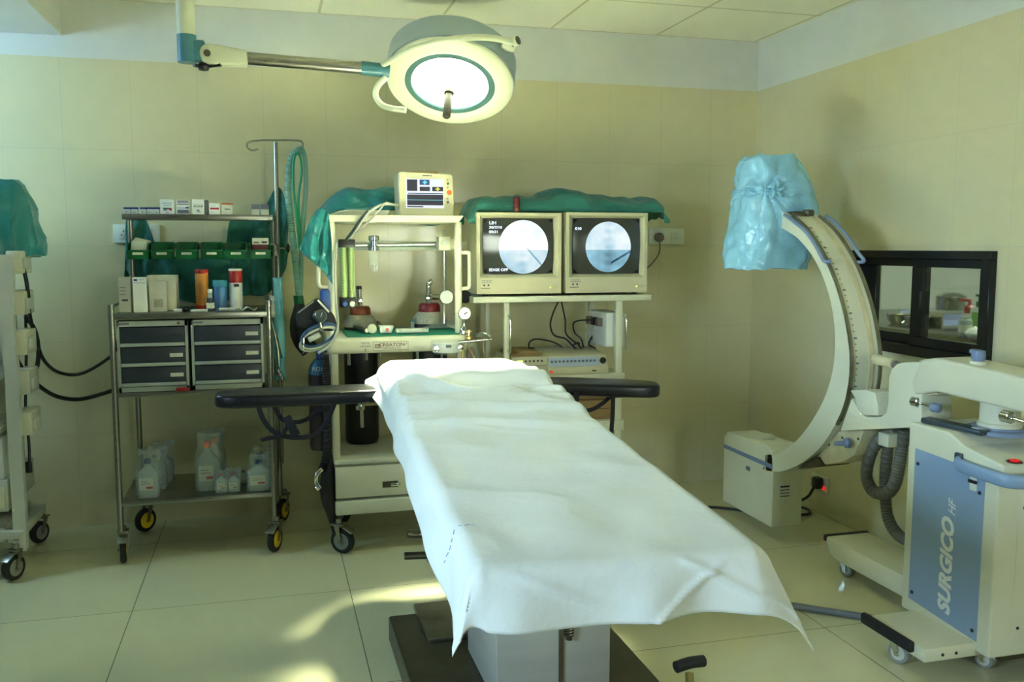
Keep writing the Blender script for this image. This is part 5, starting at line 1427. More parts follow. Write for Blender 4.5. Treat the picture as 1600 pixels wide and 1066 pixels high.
# ---- blood pressure cuff, gauge and coiled leads on the left of the machine
cuff = thing('blood_pressure_cuff', 'black blood pressure cuff with round gauge hung left of the machine', 'cuff', at_y(490, 520, 3.93))
CY = 3.96
poly = [at_y(*p, CY) for p in ((462, 490), (495, 466), (502, 468), (523, 494), (527, 508), (521, 518), (478, 516), (464, 512))]
M().prism(poly, (0, 0.035, 0), 0.01, 3).done('cuff_bag', 'strap', cuff)
M().tube([at_y(466, 489, CY - 0.004), at_y(490, 471, CY - 0.004)], 0.0022, 8).done('piping', 'cable', cuff)
M().tube([at_y(496.5, 469, CY - 0.005), at_y(514, 488, CY - 0.005)], 0.0042, 8).done('tongue', 'white', cuff)
g = at_y(500, 494, CY - 0.035); dax = Vector((0.5, -1, 0.2)).normalized()
gc = M().lathe([(0.022, -0.02), (0.027, -0.016), (0.028, 0.008), (0.0265, 0.012), (0.024, 0.009)], g, dax, 28).done('gauge_case', 'steel', cuff)
M().lathe([(0, 0.0098), (0.0238, 0.0098)], g, dax, 28, caps=False).done('dial', 'darkdial', gc)
M().tube([g + dax * 0.0112 - Vector((0.005, 0, 0.012)), g + dax * 0.0112 + Vector((0.004, 0, 0.013))], 0.0012, 6).done('needle', 'white', gc)
M().tube([g - Vector((0, 0, 0.028)), g - Vector((-0.002, 0, 0.045)), at_y(503, 517, CY - 0.03)], 0.008, 10, 4).done('gauge_stem', 'chrome', cuff)
M().obox(at_y(491, 527, CY - 0.03), (0.055, 0.02, 0.024), 0, 0, -0.45, bev=0.004).done('valve_unit', 'cabgrey', cuff)
def coil(cx, cy, rx, ry, n, r, m, nm, lab, sd):
    P = []
    random.seed(sd)
    for k in range(n * 14):
        th = 2 * pi * k / 14
        j = 1 + 0.10 * sin(k * 0.37 + sd) + 0.06 * sin(k * 0.11 * sd)
        ca, sa = cos(-0.42), sin(-0.42)
        ex, ey = rx * j * cos(th), ry * j * sin(th)
        P.append(at_y(cx + ex * ca - ey * sa, cy + ex * sa + ey * ca, CY - 0.022 - 0.008 * sin(k * 0.23)))
    return tag(M().tube(P, r, 8, 3).done(nm, m), lab, 'cable')
coil(497, 524, 29, 15, 3, 0.0042, 'cableblue', 'coiled_cable', 'blue coiled lead below the round cuff gauge', 3)
coil(498, 530, 30, 14, 3, 0.0046, 'cable', 'coiled_cable', 'pale grey coiled lead hanging from the left corner of the machine', 5)
m = M().tube([at_y(474, 528, CY - 0.03), at_y(474, 547, CY - 0.03)], 0.004, 8).lathe([(0, 0), (0.006, 0.003), (0, 0.008)], at_y(474, 553, CY - 0.03), seg=12)
tag(m.done('hanging_hook', 'chrome'), 'small chrome hook holding the coiled leads', 'hook')
q = at_y(510, 470, 4.05)
tag(M().obox(q, (0.05, 0.05, 0.1), 0.1, bev=0.012).done('valve_cover', 'knobblue'), 'dark blue valve fitting behind the black cuff', 'valve')

# ---- black corrugated hose with elbow and black breathing bag
P = spline([at_y(*p, 3.98) for p in ((508, 555), (510, 600), (511, 640), (511, 690), (508, 720), (503, 735))], 30)
bh = thing('black_hose', 'black corrugated hose hanging in front of the maroon cylinder', 'hose', P[0])
M().tube(P, lambda t: 0.0165 + 0.002 * sin(t * 360), 12).done('tube', 'rubber', bh)
M().tube([at_y(503, 733, 3.97), at_y(495, 742, 3.96), at_y(494, 754, 3.96), at_y(500, 764, 3.95)], 0.011, 12, 5).lathe([(0.012, -0.01), (0.014, 0), (0.012, 0.01)], at_y(497, 762, 3.955), (1, 0, 0.6), 12).done('elbow', 'chrome', bh)
M().tube([at_y(513, 700, 4.0), at_y(513, 735, 4.0), at_y(512, 770, 4.0), at_y(518, 800, 4.0), at_y(524, 835, 4.0)], lambda t: 0.012 + 0.022 * sin(pi * min(1, max(0, t * 1.05))) , 14, 8).done('breathing_bag', 'rubber', bh)

# ------------------------------------------------------------------ twin screens on their trolley
SY = 4.12
mt = thing('monitor_trolley', 'cream open trolley with slim shelves carrying the two x-ray screens', 'trolley', (1.4, 4.35, 0))
e0, e1 = at_y(740, 469, SY - 0.02), at_y(1018, 461, SY - 0.02)
ztop = (at_y(880, 462.5, SY - 0.02).z)
M().box((e0.x, SY - 0.02, ztop - 0.028), (e1.x, SY + 0.43, ztop), 0.003).done('top_shelf', 'cream2', mt)
ul0, ul1 = at_y(788, 540, SY).x, at_y(796, 540, SY).x
ur0, ur1 = at_y(962, 560, SY).x, at_y(972, 560, SY).x
for x0, x1 in ((ul0, ul1), (ur0, ur1)):
    M().box((x0, SY, 0.1), (x1, SY + 0.03, ztop - 0.028), 0.003).done('upright', 'cream2', mt)
    M().box((x0, SY + 0.38, 0.1), (x1, SY + 0.41, ztop - 0.028), 0.003).done('upright', 'cream2', mt)
zm = at_y(900, 585, SY).z; zl = at_y(950, 657, SY).z
M().box((ul0, SY - 0.01, zm - 0.028), (ur1 + 0.012, SY + 0.41, zm), 0.003).done('middle_shelf', 'cream2', mt)
M().box((ul0, SY - 0.01, zl - 0.05), (ur1 + 0.01, SY + 0.41, zl), 0.003).done('lower_shelf', 'cream2', mt)
M().box((ul0 - 0.005, SY, 0.09), (ur1 + 0.005, SY + 0.42, 0.13), 0.004).done('base_frame', 'cream2', mt)
for px, y0, y1, sx in ((794, 494, 548, -0.0), (974, 493, 543, 0.0)):
    a, b = at_y(px, y0, SY), at_y(px, y1, SY)
    M().tube([a + Vector((0, 0.0, 0)), a + Vector((0.003, -0.028, -0.005)), b + Vector((0.003, -0.028, 0.005)), b], 0.0055, 12, 5).done('handle', 'chrome', mt)
for x, y in ((ul0 + 0.03, SY + 0.02), (ur1 - 0.03, SY + 0.02), (ul0 + 0.03, SY + 0.39), (ur1 - 0.03, SY + 0.39)):
    caster(mt, (x, y, 0), 0.035, 0.3, hub='wheelgrey', fork='steel')

def crt(px0, px1, label, bright, sx, dcx, texts):
    a, b = at_y(px0, 458, SY), at_y(px1, 333, SY)
    x0, x1, z0, z1 = a.x, b.x, ztop + 0.012, b.z
    t = thing('x_ray_screen', label, 'screen', ((x0 + x1) / 2, SY + 0.2, z0), 'beige box screens')
    g0, g1 = at_y(sx[0], 428, SY), at_y(sx[1], 342, SY)
    hole = (g0.x, g0.z, g1.x, g1.z)
    big = (x0 + 0.016, z0 + 0.075, x1 - 0.016, z1 - 0.014)
    m = M()
    m.ring((x0, z0, x1, z1), big, SY, SY + 0.06)
    # body tapering to the back
    c = Vector(((x0 + x1) / 2, SY + 0.39, (z0 + z1) / 2 - 0.01))
    fr = [(x0, z0), (x1, z0), (x1, z1), (x0, z1)]
    bk = [(x0 + 0.07, z0), (x1 - 0.07, z0), (x1 - 0.07, z1 - 0.07), (x0 + 0.07, z1 - 0.07)]
    A = [m.b.verts.new((x, SY + 0.06, z)) for x, z in fr]; Bq = [m.b.verts.new((x, SY + 0.2, z)) for x, z in fr]; Cq = [m.b.verts.new((x, SY + 0.39, z)) for x, z in bk]
    for P_, Q_ in ((A, Bq), (Bq, Cq)):
        for k in range(4): m.b.faces.new((P_[k], P_[(k + 1) % 4], Q_[(k + 1) % 4], Q_[k]))
    m.b.faces.new(Cq)
    case = m.done('case', 'crtcase', t, smooth=0)
    M().ring(big, (hole[0] - 0.002, hole[1] - 0.002, hole[2] + 0.002, hole[3] + 0.002), SY + 0.001, SY + 0.06, SY + 0.03).done('bezel', 'crtcase', t, smooth=0)
    # curved tube face with rounded corners
    w, h = hole[2] - hole[0], hole[3] - hole[1]
    m = M()
    cx, cz = (hole[0] + hole[2]) / 2, (hole[1] + hole[3]) / 2
    def face(u, v):
        th = 2 * pi * u; e = 0.28
        ux = math.copysign(abs(cos(th)) ** e, cos(th)); uz = math.copysign(abs(sin(th)) ** e, sin(th))
        x, z = cx + v * ux * w * 0.505, cz + v * uz * h * 0.505
        return Vector((x, SY + 0.014 + 0.014 * (((x - cx) / (w / 2)) ** 2 + ((z - cz) / (h / 2)) ** 2) / 2, z))
    m.grid(face, 64, 14, closed_u=True)
    scr = m.done('tube_face', 'crtglass', t, smooth=80)
    M().ring((hole[0] - 0.006, hole[1] - 0.006, hole[2] + 0.006, hole[3] + 0.006), (hole[0] + 0.003, hole[1] + 0.003, hole[2] - 0.003, hole[3] - 0.003), SY + 0.0295, SY + 0.034).done('screen_mask', 'black', t, smooth=0)
    dc = at_y(dcx[0], dcx[1], SY + 0.012)
    r = dcx[2] / 1414 * 4.35
    m = M()
    def disc(u, v):
        x, z = dc.x + v * r * cos(2 * pi * u), dc.z + v * r * 1.04 * sin(2 * pi * u)
        return Vector((x, SY + 0.0125 + 0.014 * (((x - cx) / (w / 2)) ** 2 + ((z - cz) / (h / 2)) ** 2) / 2, z))
    m.grid(disc, 64, 12, closed_u=True)
    m.done('x_ray_picture', xray('fluoroscopy_picture', dc.x, dc.z, r, bright), scr, smooth=80)
    for body, px, py, sz in texts:
        q = at_y(px, py, SY + 0.016)
        text('screen_text', body, sz, (q.x, SY + 0.0145, q.z), 'screen_text', scr, bold=0.0006, align='LEFT', sx=1.2)
    # front controls
    u = lambda f: x0 + f * (x1 - x0)
    m = M()
    for k in range(4):
        m.ring((u(0.06 + 0.03 * k), z0 + 0.052, u(0.085 + 0.03 * k), z0 + 0.066), (u(0.064 + 0.03 * k), z0 + 0.054, u(0.081 + 0.03 * k), z0 + 0.064), SY - 0.0006, SY + 0.001)
    m.done('print', 'printgrey', t)
    for k in (0.085, 0.135):
        M().lathe([(0.0045, 0), (0.0045, 0.004), (0, 0.005)], (u(k), SY, z0 + 0.042), (0, -1, 0), 12).done('knob', 'darkdial', t)
    M().box((u(0.05), SY - 0.0006, z0 + 0.026), (u(0.155), SY + 0.001, z0 + 0.029)).done('print', 'ink', t)
    M().ring((u(0.2), z0 + 0.012, u(0.82), z0 + 0.056), (u(0.2) + 0.0012, z0 + 0.0132, u(0.82) - 0.0012, z0 + 0.0548), SY - 0.0005, SY + 0.001).done('control_flap', 'crtcase', t)
    M().box((u(0.86), SY - 0.0015, z0 + 0.025), (u(0.876), SY + 0.001, z0 + 0.031)).done('power_light', 'led_green', t)
    M().box((u(0.9), SY - 0.003, z0 + 0.025), (u(0.95), SY + 0.001, z0 + 0.034), 0.001).done('power_button', 'crtcase', t)
    f = M()
    for xx in (x0 + 0.05, x1 - 0.05):
        for yy in (SY + 0.04, SY + 0.18): f.cyl((xx, yy, z0 - 0.011), (xx, yy, z0 + 0.002), 0.012, seg=14)
    f.done('rubber_foot', 'rubber', t)
    return t, x0, x1, z1
crt(745, 877.5, 'left beige box screen with date and dose text beside a bright x-ray disc', 1.0, (757, 866.5), (818.5, 386, 39.5), (('LIH', 764, 348.5, 0.02), ('30/7/10', 764, 355.5, 0.017), ('00:31', 764, 362.5, 0.017), ('EDGE OFF', 764, 422, 0.017)))
t_, rx0, rx1, rz1 = crt(884, 1012.5, 'right beige box screen showing number 010 and a bluer x-ray disc', 0.74, (897.5, 1002.5), (951, 386, 38), (('010', 898.5, 357.5, 0.018),))
lz = rz1

# green cloth rolled along the tops
def rollcloth(u, v):
    P = spline([(722, 338), (730, 321), (745, 312), (770, 311), (800, 310), (830, 310), (850, 302), (872, 297), (895, 300), (920, 307), (950, 311), (980, 313), (1008, 313), (1020, 322), (1029, 343)], 6)
    Pt = [Vector((a[0], a[1], 0)) for a in P]
    t_ = lerp_poly(Pt, u)
    Y = SY + 0.17
    p = at_y(t_.x, t_.y, Y)
    base = lz + 0.003 if 0.1 < u < 0.93 else at_y(t_.x, 350, Y).z
    th = v * pi
    hgt = max(0.02, p.z - base)
    z = base + hgt * (sin(th) ** 0.7 if 0 < v < 1 else 0)
    y = Y - cos(th) * 0.14
    q = Vector((p.x, y, z))
    n = 0.016 * ridge(q.x * 7 + q.z * 12, q.y * 8, 3) + 0.012 * nz(q.x * 16, v * 5, 6)
    q.z += n * sin(th) * 0.8; q.y += 0.02 * nz(q.x * 9, v * 3, 8)
    q.z = max(q.z, lz + 0.004) if 0.1 < u < 0.93 else q.z
    return q
tag(M().grid(rollcloth, 150, 36).done('folded_green_cloth', 'tealdark', solid=0.003, smooth=180), 'folded green surgical cloth lying across the tops of both screens', 'cloth')
q0, q1 = at_y(806, 329, SY + 0.03), at_y(806, 308, SY + 0.03)
tr_ = thing('torch', 'short dark red torch standing on the left screen before the green cloth', 'torch', (q0.x, SY + 0.03, lz))
M().lathe([(0, 0), (0.014, 0), (0.014, 0.025), (0.0165, 0.028), (0.0165, q1.z - lz - 0.003), (0.014, q1.z - lz), (0, q1.z - lz)], (q0.x, SY + 0.02, lz), seg=18).done('body', 'darkred', tr_)
M().box((q0.x - 0.004, SY + 0.002, lz + 0.004), (q0.x + 0.004, SY + 0.008, lz + 0.018)).done('switch', 'card', tr_)

# boxes on the middle shelf
v0, v1 = at_y(803, 585, SY + 0.01), at_y(855, 557, SY + 0.01)
vt = thing('video_processor', 'grey beige unit with a small yellow display on the middle shelf', 'electronics', ((v0.x + v1.x) / 2, SY + 0.15, zm))
vx0, vx1 = ul1 + 0.012, v1.x
M().box((vx0, SY + 0.005, zm), (vx1, SY + 0.32, v1.z), 0.004).done('case', 'crtcase', vt)
M().box((vx0 + 0.025, SY + 0.003, v1.z - 0.034), (vx0 + 0.055, SY + 0.006, v1.z - 0.016)).done('display', 'led_green', vt)
m = M()
for k in range(5): m.cyl((vx0 + 0.07 + 0.02 * k, SY + 0.003, v1.z - 0.02), (vx0 + 0.07 + 0.02 * k, SY + 0.006, v1.z - 0.02), 0.005, seg=12)
m.done('buttons', 'darkdial', vt)
M().box((vx0 + 0.006, SY + 0.003, v1.z - 0.045), (vx1 - 0.006, SY + 0.006, v1.z - 0.042)).done('print', 'printgrey', vt)
m = M()
for k in range(4): m.obox(((vx0 + vx1) / 2 - 0.01 + 0.004 * k, SY + 0.15, v1.z + 0.003 + 0.005 * k), (0.17 - 0.02 * k, 0.24, 0.004), 0.05 * k - 0.1, bev=0.0005)
tag(m.done('paper_stack', 'card'), 'brownish papers lying on the grey beige unit', 'papers')
v0, v1 = at_y(855, 582, SY), at_y(950, 560, SY)
ct_ = thing('control_unit', 'wide pale control unit with a row of dials and one black knob', 'electronics', ((v0.x + v1.x) / 2, SY + 0.12, zm))
x0, x1, zt = v0.x + 0.002, v1.x, zm + 0.088
M().prism([(x0, SY - 0.01, zm), (x0, SY + 0.25, zm), (x0, SY + 0.25, zt + 0.02), (x0, SY + 0.03, zt), (x0, SY - 0.01, zm + 0.03)], (x1 - x0, 0, 0), 0.004).done('case', 'crtcase', ct_)
d = Vector((0, 0.04, zt - zm - 0.03)); nrm = Vector((0, -d.z, d.y)).normalized()
def fp(u, v): return Vector((x0 + u * (x1 - x0), SY - 0.01, zm + 0.03)) + d * v + nrm * 0.001
M().prism([fp(0.02, 0.15), fp(0.86, 0.15), fp(0.86, 0.88), fp(0.02, 0.88)], nrm * 0.001).done('front_panel', 'printlight', ct_)
m = M()
for k in range(12): m.cyl(fp(0.08 + 0.064 * k, 0.55) , fp(0.08 + 0.064 * k, 0.55) + nrm * 0.003, 0.0065, seg=14)
m.done('dials', 'printgrey', ct_)
M().cyl(fp(0.92, 0.5), fp(0.92, 0.5) + nrm * 0.012, 0.015, seg=20).done('black_knob', 'black', ct_)
M().box((x0 + 0.006, SY - 0.0115, zm + 0.012), (x0 + 0.022, SY - 0.009, zm + 0.022)).done('indicator', 'led_red', ct_)
M().box((x1 - 0.085, SY - 0.0115, zm + 0.013), (x1 - 0.065, SY - 0.009, zm + 0.019)).done('name_plate', 'ink', ct_)
# socket strip fixed to the right upright
p0, p1 = at_y(938, 540, SY + 0.12), at_y(966, 487, SY + 0.12)
sk = thing('socket_strip', 'white socket box with plugged black leads inside the right upright', 'socket box', ((p0.x + p1.x) / 2, SY + 0.2, p0.z))
M().box((p0.x, SY + 0.04, p0.z), (p1.x, SY + 0.3, p1.z), 0.005).done('case', 'white', sk)
for k in range(3): M().box((p0.x - 0.028, SY + 0.09 + 0.07 * k, p1.z - 0.07), (p0.x + 0.002, SY + 0.125 + 0.07 * k, p1.z - 0.03), 0.005).done('plug', 'black' if k % 2 else 'plug', sk)
leads = [
 ([(873, 470), (864, 490), (860, 508), (866, 524), (884, 530), (900, 545), (920, 550), (934, 556)], 0.0045, 'black', 'black lead falling from the left screen in a wide bow'),
 ([(877, 470), (883, 500), (884, 520), (892, 530), (905, 540), (915, 556)], 0.004, 'black', 'black lead falling straight from between the screens'),
 ([(928, 500), (905, 501), (896, 506), (898, 520), (908, 530), (912, 545)], 0.004, 'black', 'black lead leaving the topmost plug of the socket box'),
 ([(936, 508), (922, 512), (915, 524), (912, 540), (900, 548), (880, 528)], 0.0045, 'cable', 'pale grey lead curling below the socket box'),
 ([(932, 512), (926, 525), (920, 538), (930, 545), (932, 556)], 0.0045, 'black', 'black lead hanging just below the socket plugs'),
 ([(826, 546), (828, 534), (840, 530), (865, 535), (880, 545), (876, 556)], 0.004, 'black', 'black lead looped behind the paper pile'),
 ([(826, 544), (845, 545), (858, 552), (862, 556)], 0.004, 'black', 'short black lead lying over the control unit'),
 ([(885, 553), (895, 540), (905, 536), (903, 550), (915, 545), (921, 556)], 0.004, 'black', 'tangled black lead at the middle of the shelf back')]
for k, (pts, r, m_, lab) in enumerate(leads):
    tag(M().tube([at_y(x, y, SY + 0.17 + 0.012 * k + (0.02 if i % 2 else 0)) for i, (x, y) in enumerate(pts)], r, 8, 6).done('lead', m_), lab, 'cable')
# cartons on the lower shelf
for (a, b, c, d_, lab, Yc) in ((862, 650, 958, 630, 'lower brown cardboard carton on the bottom of the screen trolley', SY + 0.04), (866, 629, 956, 606, 'upper brown cardboard carton stacked under the middle shelf', SY + 0.06)):
    x0, x1 = at_y(a, b, Yc).x, at_y(c, b, Yc).x
    lo = zl + 0.001 if 'lower' in lab else zl + 0.098
    t = thing('cardboard_carton', lab, 'box', ((x0 + x1) / 2, Yc + 0.12, lo), 'brown cartons')
    M().box((x0 - 0.1, Yc, lo), (x1, Yc + 0.26, lo + 0.095), 0.003).done('carton', 'card', t)
    m = M().box((x0 - 0.02, Yc - 0.001, lo + 0.05), (x1 - 0.02, Yc + 0.001, lo + 0.053)).box((x0 + 0.02, Yc - 0.001, lo + 0.02), (x0 + 0.08, Yc + 0.001, lo + 0.035))
    m.done('print', 'ink', t)

# ------------------------------------------------------------------ mobile c-arm
CX, CW_ = 2.17, 0.14
ca = thing('c_arm_unit', 'cream mobile x-ray unit with a large C-shaped arm, blue side panel and grey ribbed hose', 'x-ray unit', (2.35, 2.6, 0))
outp = [(1196, 338), (1212, 332), (1230, 334), (1262, 363), (1290, 409), (1308, 454), (1321, 505), (1328, 560), (1324, 610), (1311, 652), (1285, 695), (1255, 722), (1225, 736), (1208, 737), (1196, 735)]
inp = [(1196, 352), (1208, 352), (1224, 358), (1249, 375), (1274, 408), (1292, 450), (1302, 495), (1305, 540), (1300, 585), (1287, 625), (1266, 662), (1243, 690), (1222, 705), (1208, 710), (1196, 711)]
OUT = spline([at_x(x, y, CX) for x, y in outp], 6)
INN = spline([at_x(x, y, CX) for x, y in inp], 6)
arc = M().band(OUT, INN, (CW_, 0, 0)).done('c_arc', 'cream2', ca, smooth=30)
def outer(frac, dx, off):
    p = lerp_poly(OUT, frac); q = lerp_poly(OUT, min(1, frac + 0.01)); r = lerp_poly(OUT, max(0, frac - 0.01))
    t = (q - r).normalized(); n = Vector((0, t.z, -t.y))
    if n.y > 0: n = -n
    if (p.y > 3.4) and False: n = -n
    return p + n * off + Vector((dx, 0, 0))
S0, S1 = 0.16, 0.66
N = 60
for dx in (0.0, CW_ - 0.012):
    o = [outer(S0 + (S1 - S0) * i / N, dx, 0.009) for i in range(N + 1)]
    i_ = [outer(S0 + (S1 - S0) * i / N, dx, -0.002) for i in range(N + 1)]
    M().band(o, i_, (0.012, 0, 0)).done('guide_rail', 'dullsteel', arc, smooth=30)
o = [outer(S0 + (S1 - S0) * i / N, 0.085, 0.004) for i in range(N + 1)]
i_ = [outer(S0 + (S1 - S0) * i / N, 0.085, -0.002) for i in range(N + 1)]
M().band(o, i_, (0.02, 0, 0)).done('guide_groove', 'stained', arc, smooth=30)
m = M()
for k in range(32):
    f = 0.2 + (0.60 - 0.2) * k / 31
    w = 0.012 if k % 4 == 0 else 0.006
    p = outer(f, 0.026, 0.0012); q = outer(f + 0.0022 * (1.6 if k % 4 == 0 else 1), 0.026, 0.0012)
    n = (outer(f, 0, 0.01) - outer(f, 0, 0)).normalized()
    m.prism([p, q, q + Vector((w, 0, 0)), p + Vector((w, 0, 0))], n * 0.0008)
m.done('scale_marks', 'printgrey', arc)
# padded handles at the top of the arc
hp = [(1222, 331), (1240, 343), (1262, 362), (1280, 386), (1291, 409), (1300, 411)]
M().tube([at_x(x, y, CX - 0.02) for x, y in [(1226, 336), (1240, 346), (1258, 361), (1272, 380), (1283, 400), (1288, 408)]] + [at_x(1299, 409, CX)], 0.0075, 10, 5).done('hand_rail', 'railblue', ca)
M().tube([at_x(1290, 338, CX + CW_ + 0.015), at_x(1306, 349, CX + CW_ + 0.015), at_x(1324, 370, CX + CW_ + 0.015), at_x(1340, 394, CX + CW_ + 0.015), at_x(1350, 408, CX + CW_ + 0.015), at_x(1338, 410, CX + CW_)], 0.0075, 10, 5).done('hand_rail', 'railblue', ca)
# dark joint at the top of the arc
j = at_x(1243, 338, CX + 0.06)
M().obox(j, (0.1, 0.12, 0.04), bev=0.012).obox(j + Vector((0.03, -0.05, 0.012)), (0.04, 0.04, 0.03), 0.3, bev=0.008).done('arc_end_bracket', 'darksteel', ca)
# carriage and yoke
def xp(pts, X=CX): return [at_x(x, y, X) for x, y in pts]
YX = CX - 0.004
yoke = M().prism(xp([(1312, 674), (1322, 645), (1330, 622), (1341, 640), (1346, 648), (1354, 652), (1376, 651), (1384, 644), (1387, 630), (1388, 592), (1393, 576), (1402, 568), (1416, 566), (1440, 566), (1440, 668), (1395, 670)], YX), (0.125, 0, 0), 0.006, 2).done('yoke', 'cream2', ca)
M().prism(xp([(1328, 610), (1352, 609), (1367, 614), (1371, 632), (1372, 650), (1348, 649), (1339, 640), (1336, 622)], YX), (0.15, 0, 0), 0.004).done('arc_carriage', 'cream2', ca)
m = M().prism(xp([(1310, 674), (1350, 671), (1344, 690), (1334, 712), (1318, 722), (1286, 727), (1262, 728), (1284, 705)], YX + 0.03), (0.11, 0, 0), 0.004)
m.done('lower_carriage', 'stained', ca)
m = M().prism(xp([(1285, 728), (1276, 714), (1262, 722), (1245, 733), (1262, 731)], CX + 0.01), (0.13, 0, 0), 0.002).done('arc_stop', 'darksteel', ca)
kq = at_x(1329, 692, YX + 0.015)
M().lathe([(0.012, 0), (0.02, -0.008), (0.02, -0.022), (0.012, -0.03), (0, -0.03)], kq, (1, 0, 0), 18).tube([kq + Vector((-0.02, 0, 0)), kq + Vector((-0.022, 0.03, -0.008)), kq + Vector((-0.02, 0.065, -0.016))], 0.0095, 10, 4).done('brake_lever', 'railblue', ca)
m = M()
for px, py in ((1316, 684), (1341, 686), (1315, 656), (1296, 695)):
    q = at_x(px, py, CX - 0.004 if px in (1315, 1296) else YX + 0.028); m.cyl(q, q + Vector((-0.002, 0, 0)), 0.0045, seg=10)
m.done('screws', 'ink', ca)
# tube housing at the bottom
hx1 = CX + 0.145
tl = xp([(1134, 686), (1141, 676), (1152, 671), (1165, 671), (1200, 690), (1210, 702), (1212, 714), (1205, 822), (1134, 786)])
ty = [p.y for p in tl]
zb0, zt0 = 0.082, 0.44
yf, ybk = 3.545, 4.0
th_ = M().prism([(CX, yf, zb0), (CX, ybk, zb0), (CX, ybk, zt0 - 0.03), (CX, ybk - 0.03, zt0), (CX, yf + 0.06, zt0 + 0.012), (CX, yf + 0.012, zt0 - 0.012), (CX, yf, zt0 - 0.05)], (0.155, 0, 0), 0.006, 3).done('tube_housing', 'cream2', ca)
M().box((CX - 0.0015, yf + 0.002, 0.352), (CX + 0.003, ybk - 0.002, 0.372)).done('blue_stripe', 'railblue', th_)
M().lathe([(0.055, 0), (0.055, 0.012), (0.042, 0.02), (0.03, 0.02), (0, 0.018)], (CX + 0.08, 3.76, zt0 + 0.003), seg=28).done('tube_window', 'cream', th_)
q0, q1 = at_y(1217, 780, yf), at_y(1235, 758, yf)
M().box((q0.x, yf - 0.0012, q0.z), (q1.x, yf + 0.001, q1.z)).done('warning_label', 'label', th_)
m = M()
for k in range(4): m.box((q0.x + 0.005, yf - 0.0018, q0.z + 0.01 + 0.014 * k), (q1.x - 0.005, yf - 0.001, q0.z + 0.014 + 0.014 * k + (0.004 if k == 3 else 0)))
m.done('print', 'ink', th_)
M().cyl((CX - 0.001, 3.62, 0.43 - 0.09), (CX - 0.003, 3.62, 0.34), 0.005, seg=8).obox((CX - 0.001, 3.76, 0.305), (0.002, 0.035, 0.02), bev=0.0005).done('mark', 'printgrey', th_)
# horizontal arm and rotating joint
AX = 2.16
arm = M().prism(xp([(1423, 596), (1438, 562), (1462, 559), (1690, 611), (1690, 668), (1462, 613), (1427, 618)], AX), (0.15, 0, 0), 0.012, 3).done('cross_arm', 'cream2', ca)
q = at_x(1412, 590, AX + 0.075)
y0 = at_x(1408, 590, AX).y; y1 = at_x(1436, 590, AX).y
zc = at_x(1415, 589, AX).z
M().lathe([(0.05, 0), (0.052, 0.02), (0.058, 0.022), (0.058, abs(y0 - y1))], (AX + 0.075, y0, zc), (0, -1, 0), 36).done('rotation_joint', 'cream2', ca)
m = M()
for k in range(16):
    th = pi * 0.55 + k * 0.09
    m.box((AX + 0.075 + 0.0525 * cos(th) - 0.001, y0 - 0.012, zc + 0.0525 * sin(th) - 0.001), (AX + 0.075 + 0.0525 * cos(th) + 0.001, y0 - 0.004, zc + 0.0525 * sin(th) + 0.001))
m.done('angle_marks', 'ink', ca)
M().prism(xp([(1427, 622), (1436, 608), (1462, 613), (1466, 617), (1452, 618), (1436, 623)], AX + 0.03), (0.08, 0, 0), 0.003).done('arm_underside', 'stained', ca)
for px, py in ((1428, 627), (1568, 650)):
    q = at_x(px, py, AX + 0.01)
    v = M().tube([q, q + Vector((0.0, -0.12, -0.006))], 0.006, 10).lathe([(0.008, -0.01), (0.019, 0), (0.019, 0.03), (0.01, 0.034)], q, (0, -1, 0), 18).done('clamp_screw', 'chrome', ca)
    M().lathe([(0.008, 0), (0.016, 0.004), (0.016, 0.03), (0.008, 0.034)], q + Vector((0, -0.09, -0.005)), (0, -1, 0), 16).done('clamp_handle', 'railblue', v)
q = at_x(1528, 572, AX + 0.05)
kb = M().lathe([(0.025, -0.02), (0.025, 0.012), (0.022, 0.016), (0, 0.016)], q, seg=22).done('knob_socket', 'cream2', ca)
M().lathe([(0.017, 0.014), (0.022, 0.03), (0.02, 0.05), (0, 0.054)], q, seg=18).obox(q + Vector((-0.004, 0.012, 0.046)), (0.022, 0.03, 0.014), 0.4, bev=0.005).done('lock_knob', 'railblue', kb)
# plug on the arc back with a dark hose to the arm
q = at_x(1368, 561, CX + 0.06)
M().cyl(q, q + Vector((0, -0.11, -0.005)), 0.02, seg=20).done('cable_plug', 'stained', ca)
P = spline([q + Vector((0, -0.1, -0.005)), q + Vector((0.01, -0.14, -0.02)), q + Vector((0.03, -0.17, -0.05)), q + Vector((0.06, -0.19, -0.1))], 12)
M().tube(P, lambda t: 0.014 + 0.002 * sin(t * 160), 12).done('cable_hose', 'hosegrey', ca)
# cabinet
KX, KY0, KY1 = 2.1, 2.185, 2.585
side = [(KY1, 0.1), (KY1, 0.748), (KY1 - 0.008, 0.756), (2.40, 0.756), (2.33, 0.725), (KY0 - 0.015, 0.70), (KY0 - 0.015, 0.67), (KY0, 0.66), (KY0, 0.09)]
cab = M().prism([(KX, y, z) for y, z in side], (0.5, 0, 0), 0.008, 3).done('cabinet', 'cream2', ca)
pp = [(2.545, 0.148), (2.545, 0.672), (2.235, 0.658), (2.235, 0.125)]
pan = M().prism([(KX - 0.003, y, z) for y, z in pp], (0.006, 0, 0), 0.0).done('side_panel', 'panelblue', ca)
text('lettering', 'SURGICO', 0.072, (KX - 0.0036, 2.375, 0.318), 'white', pan, FACE_LEFT_UP, shear=0.25, bold=0.0032, sx=1.02)
text('lettering', 'HF', 0.045, (KX - 0.0036, 2.362, 0.515), 'white', pan, FACE_LEFT_UP, shear=0.35, bold=0.0, sx=0.9)
m = M()
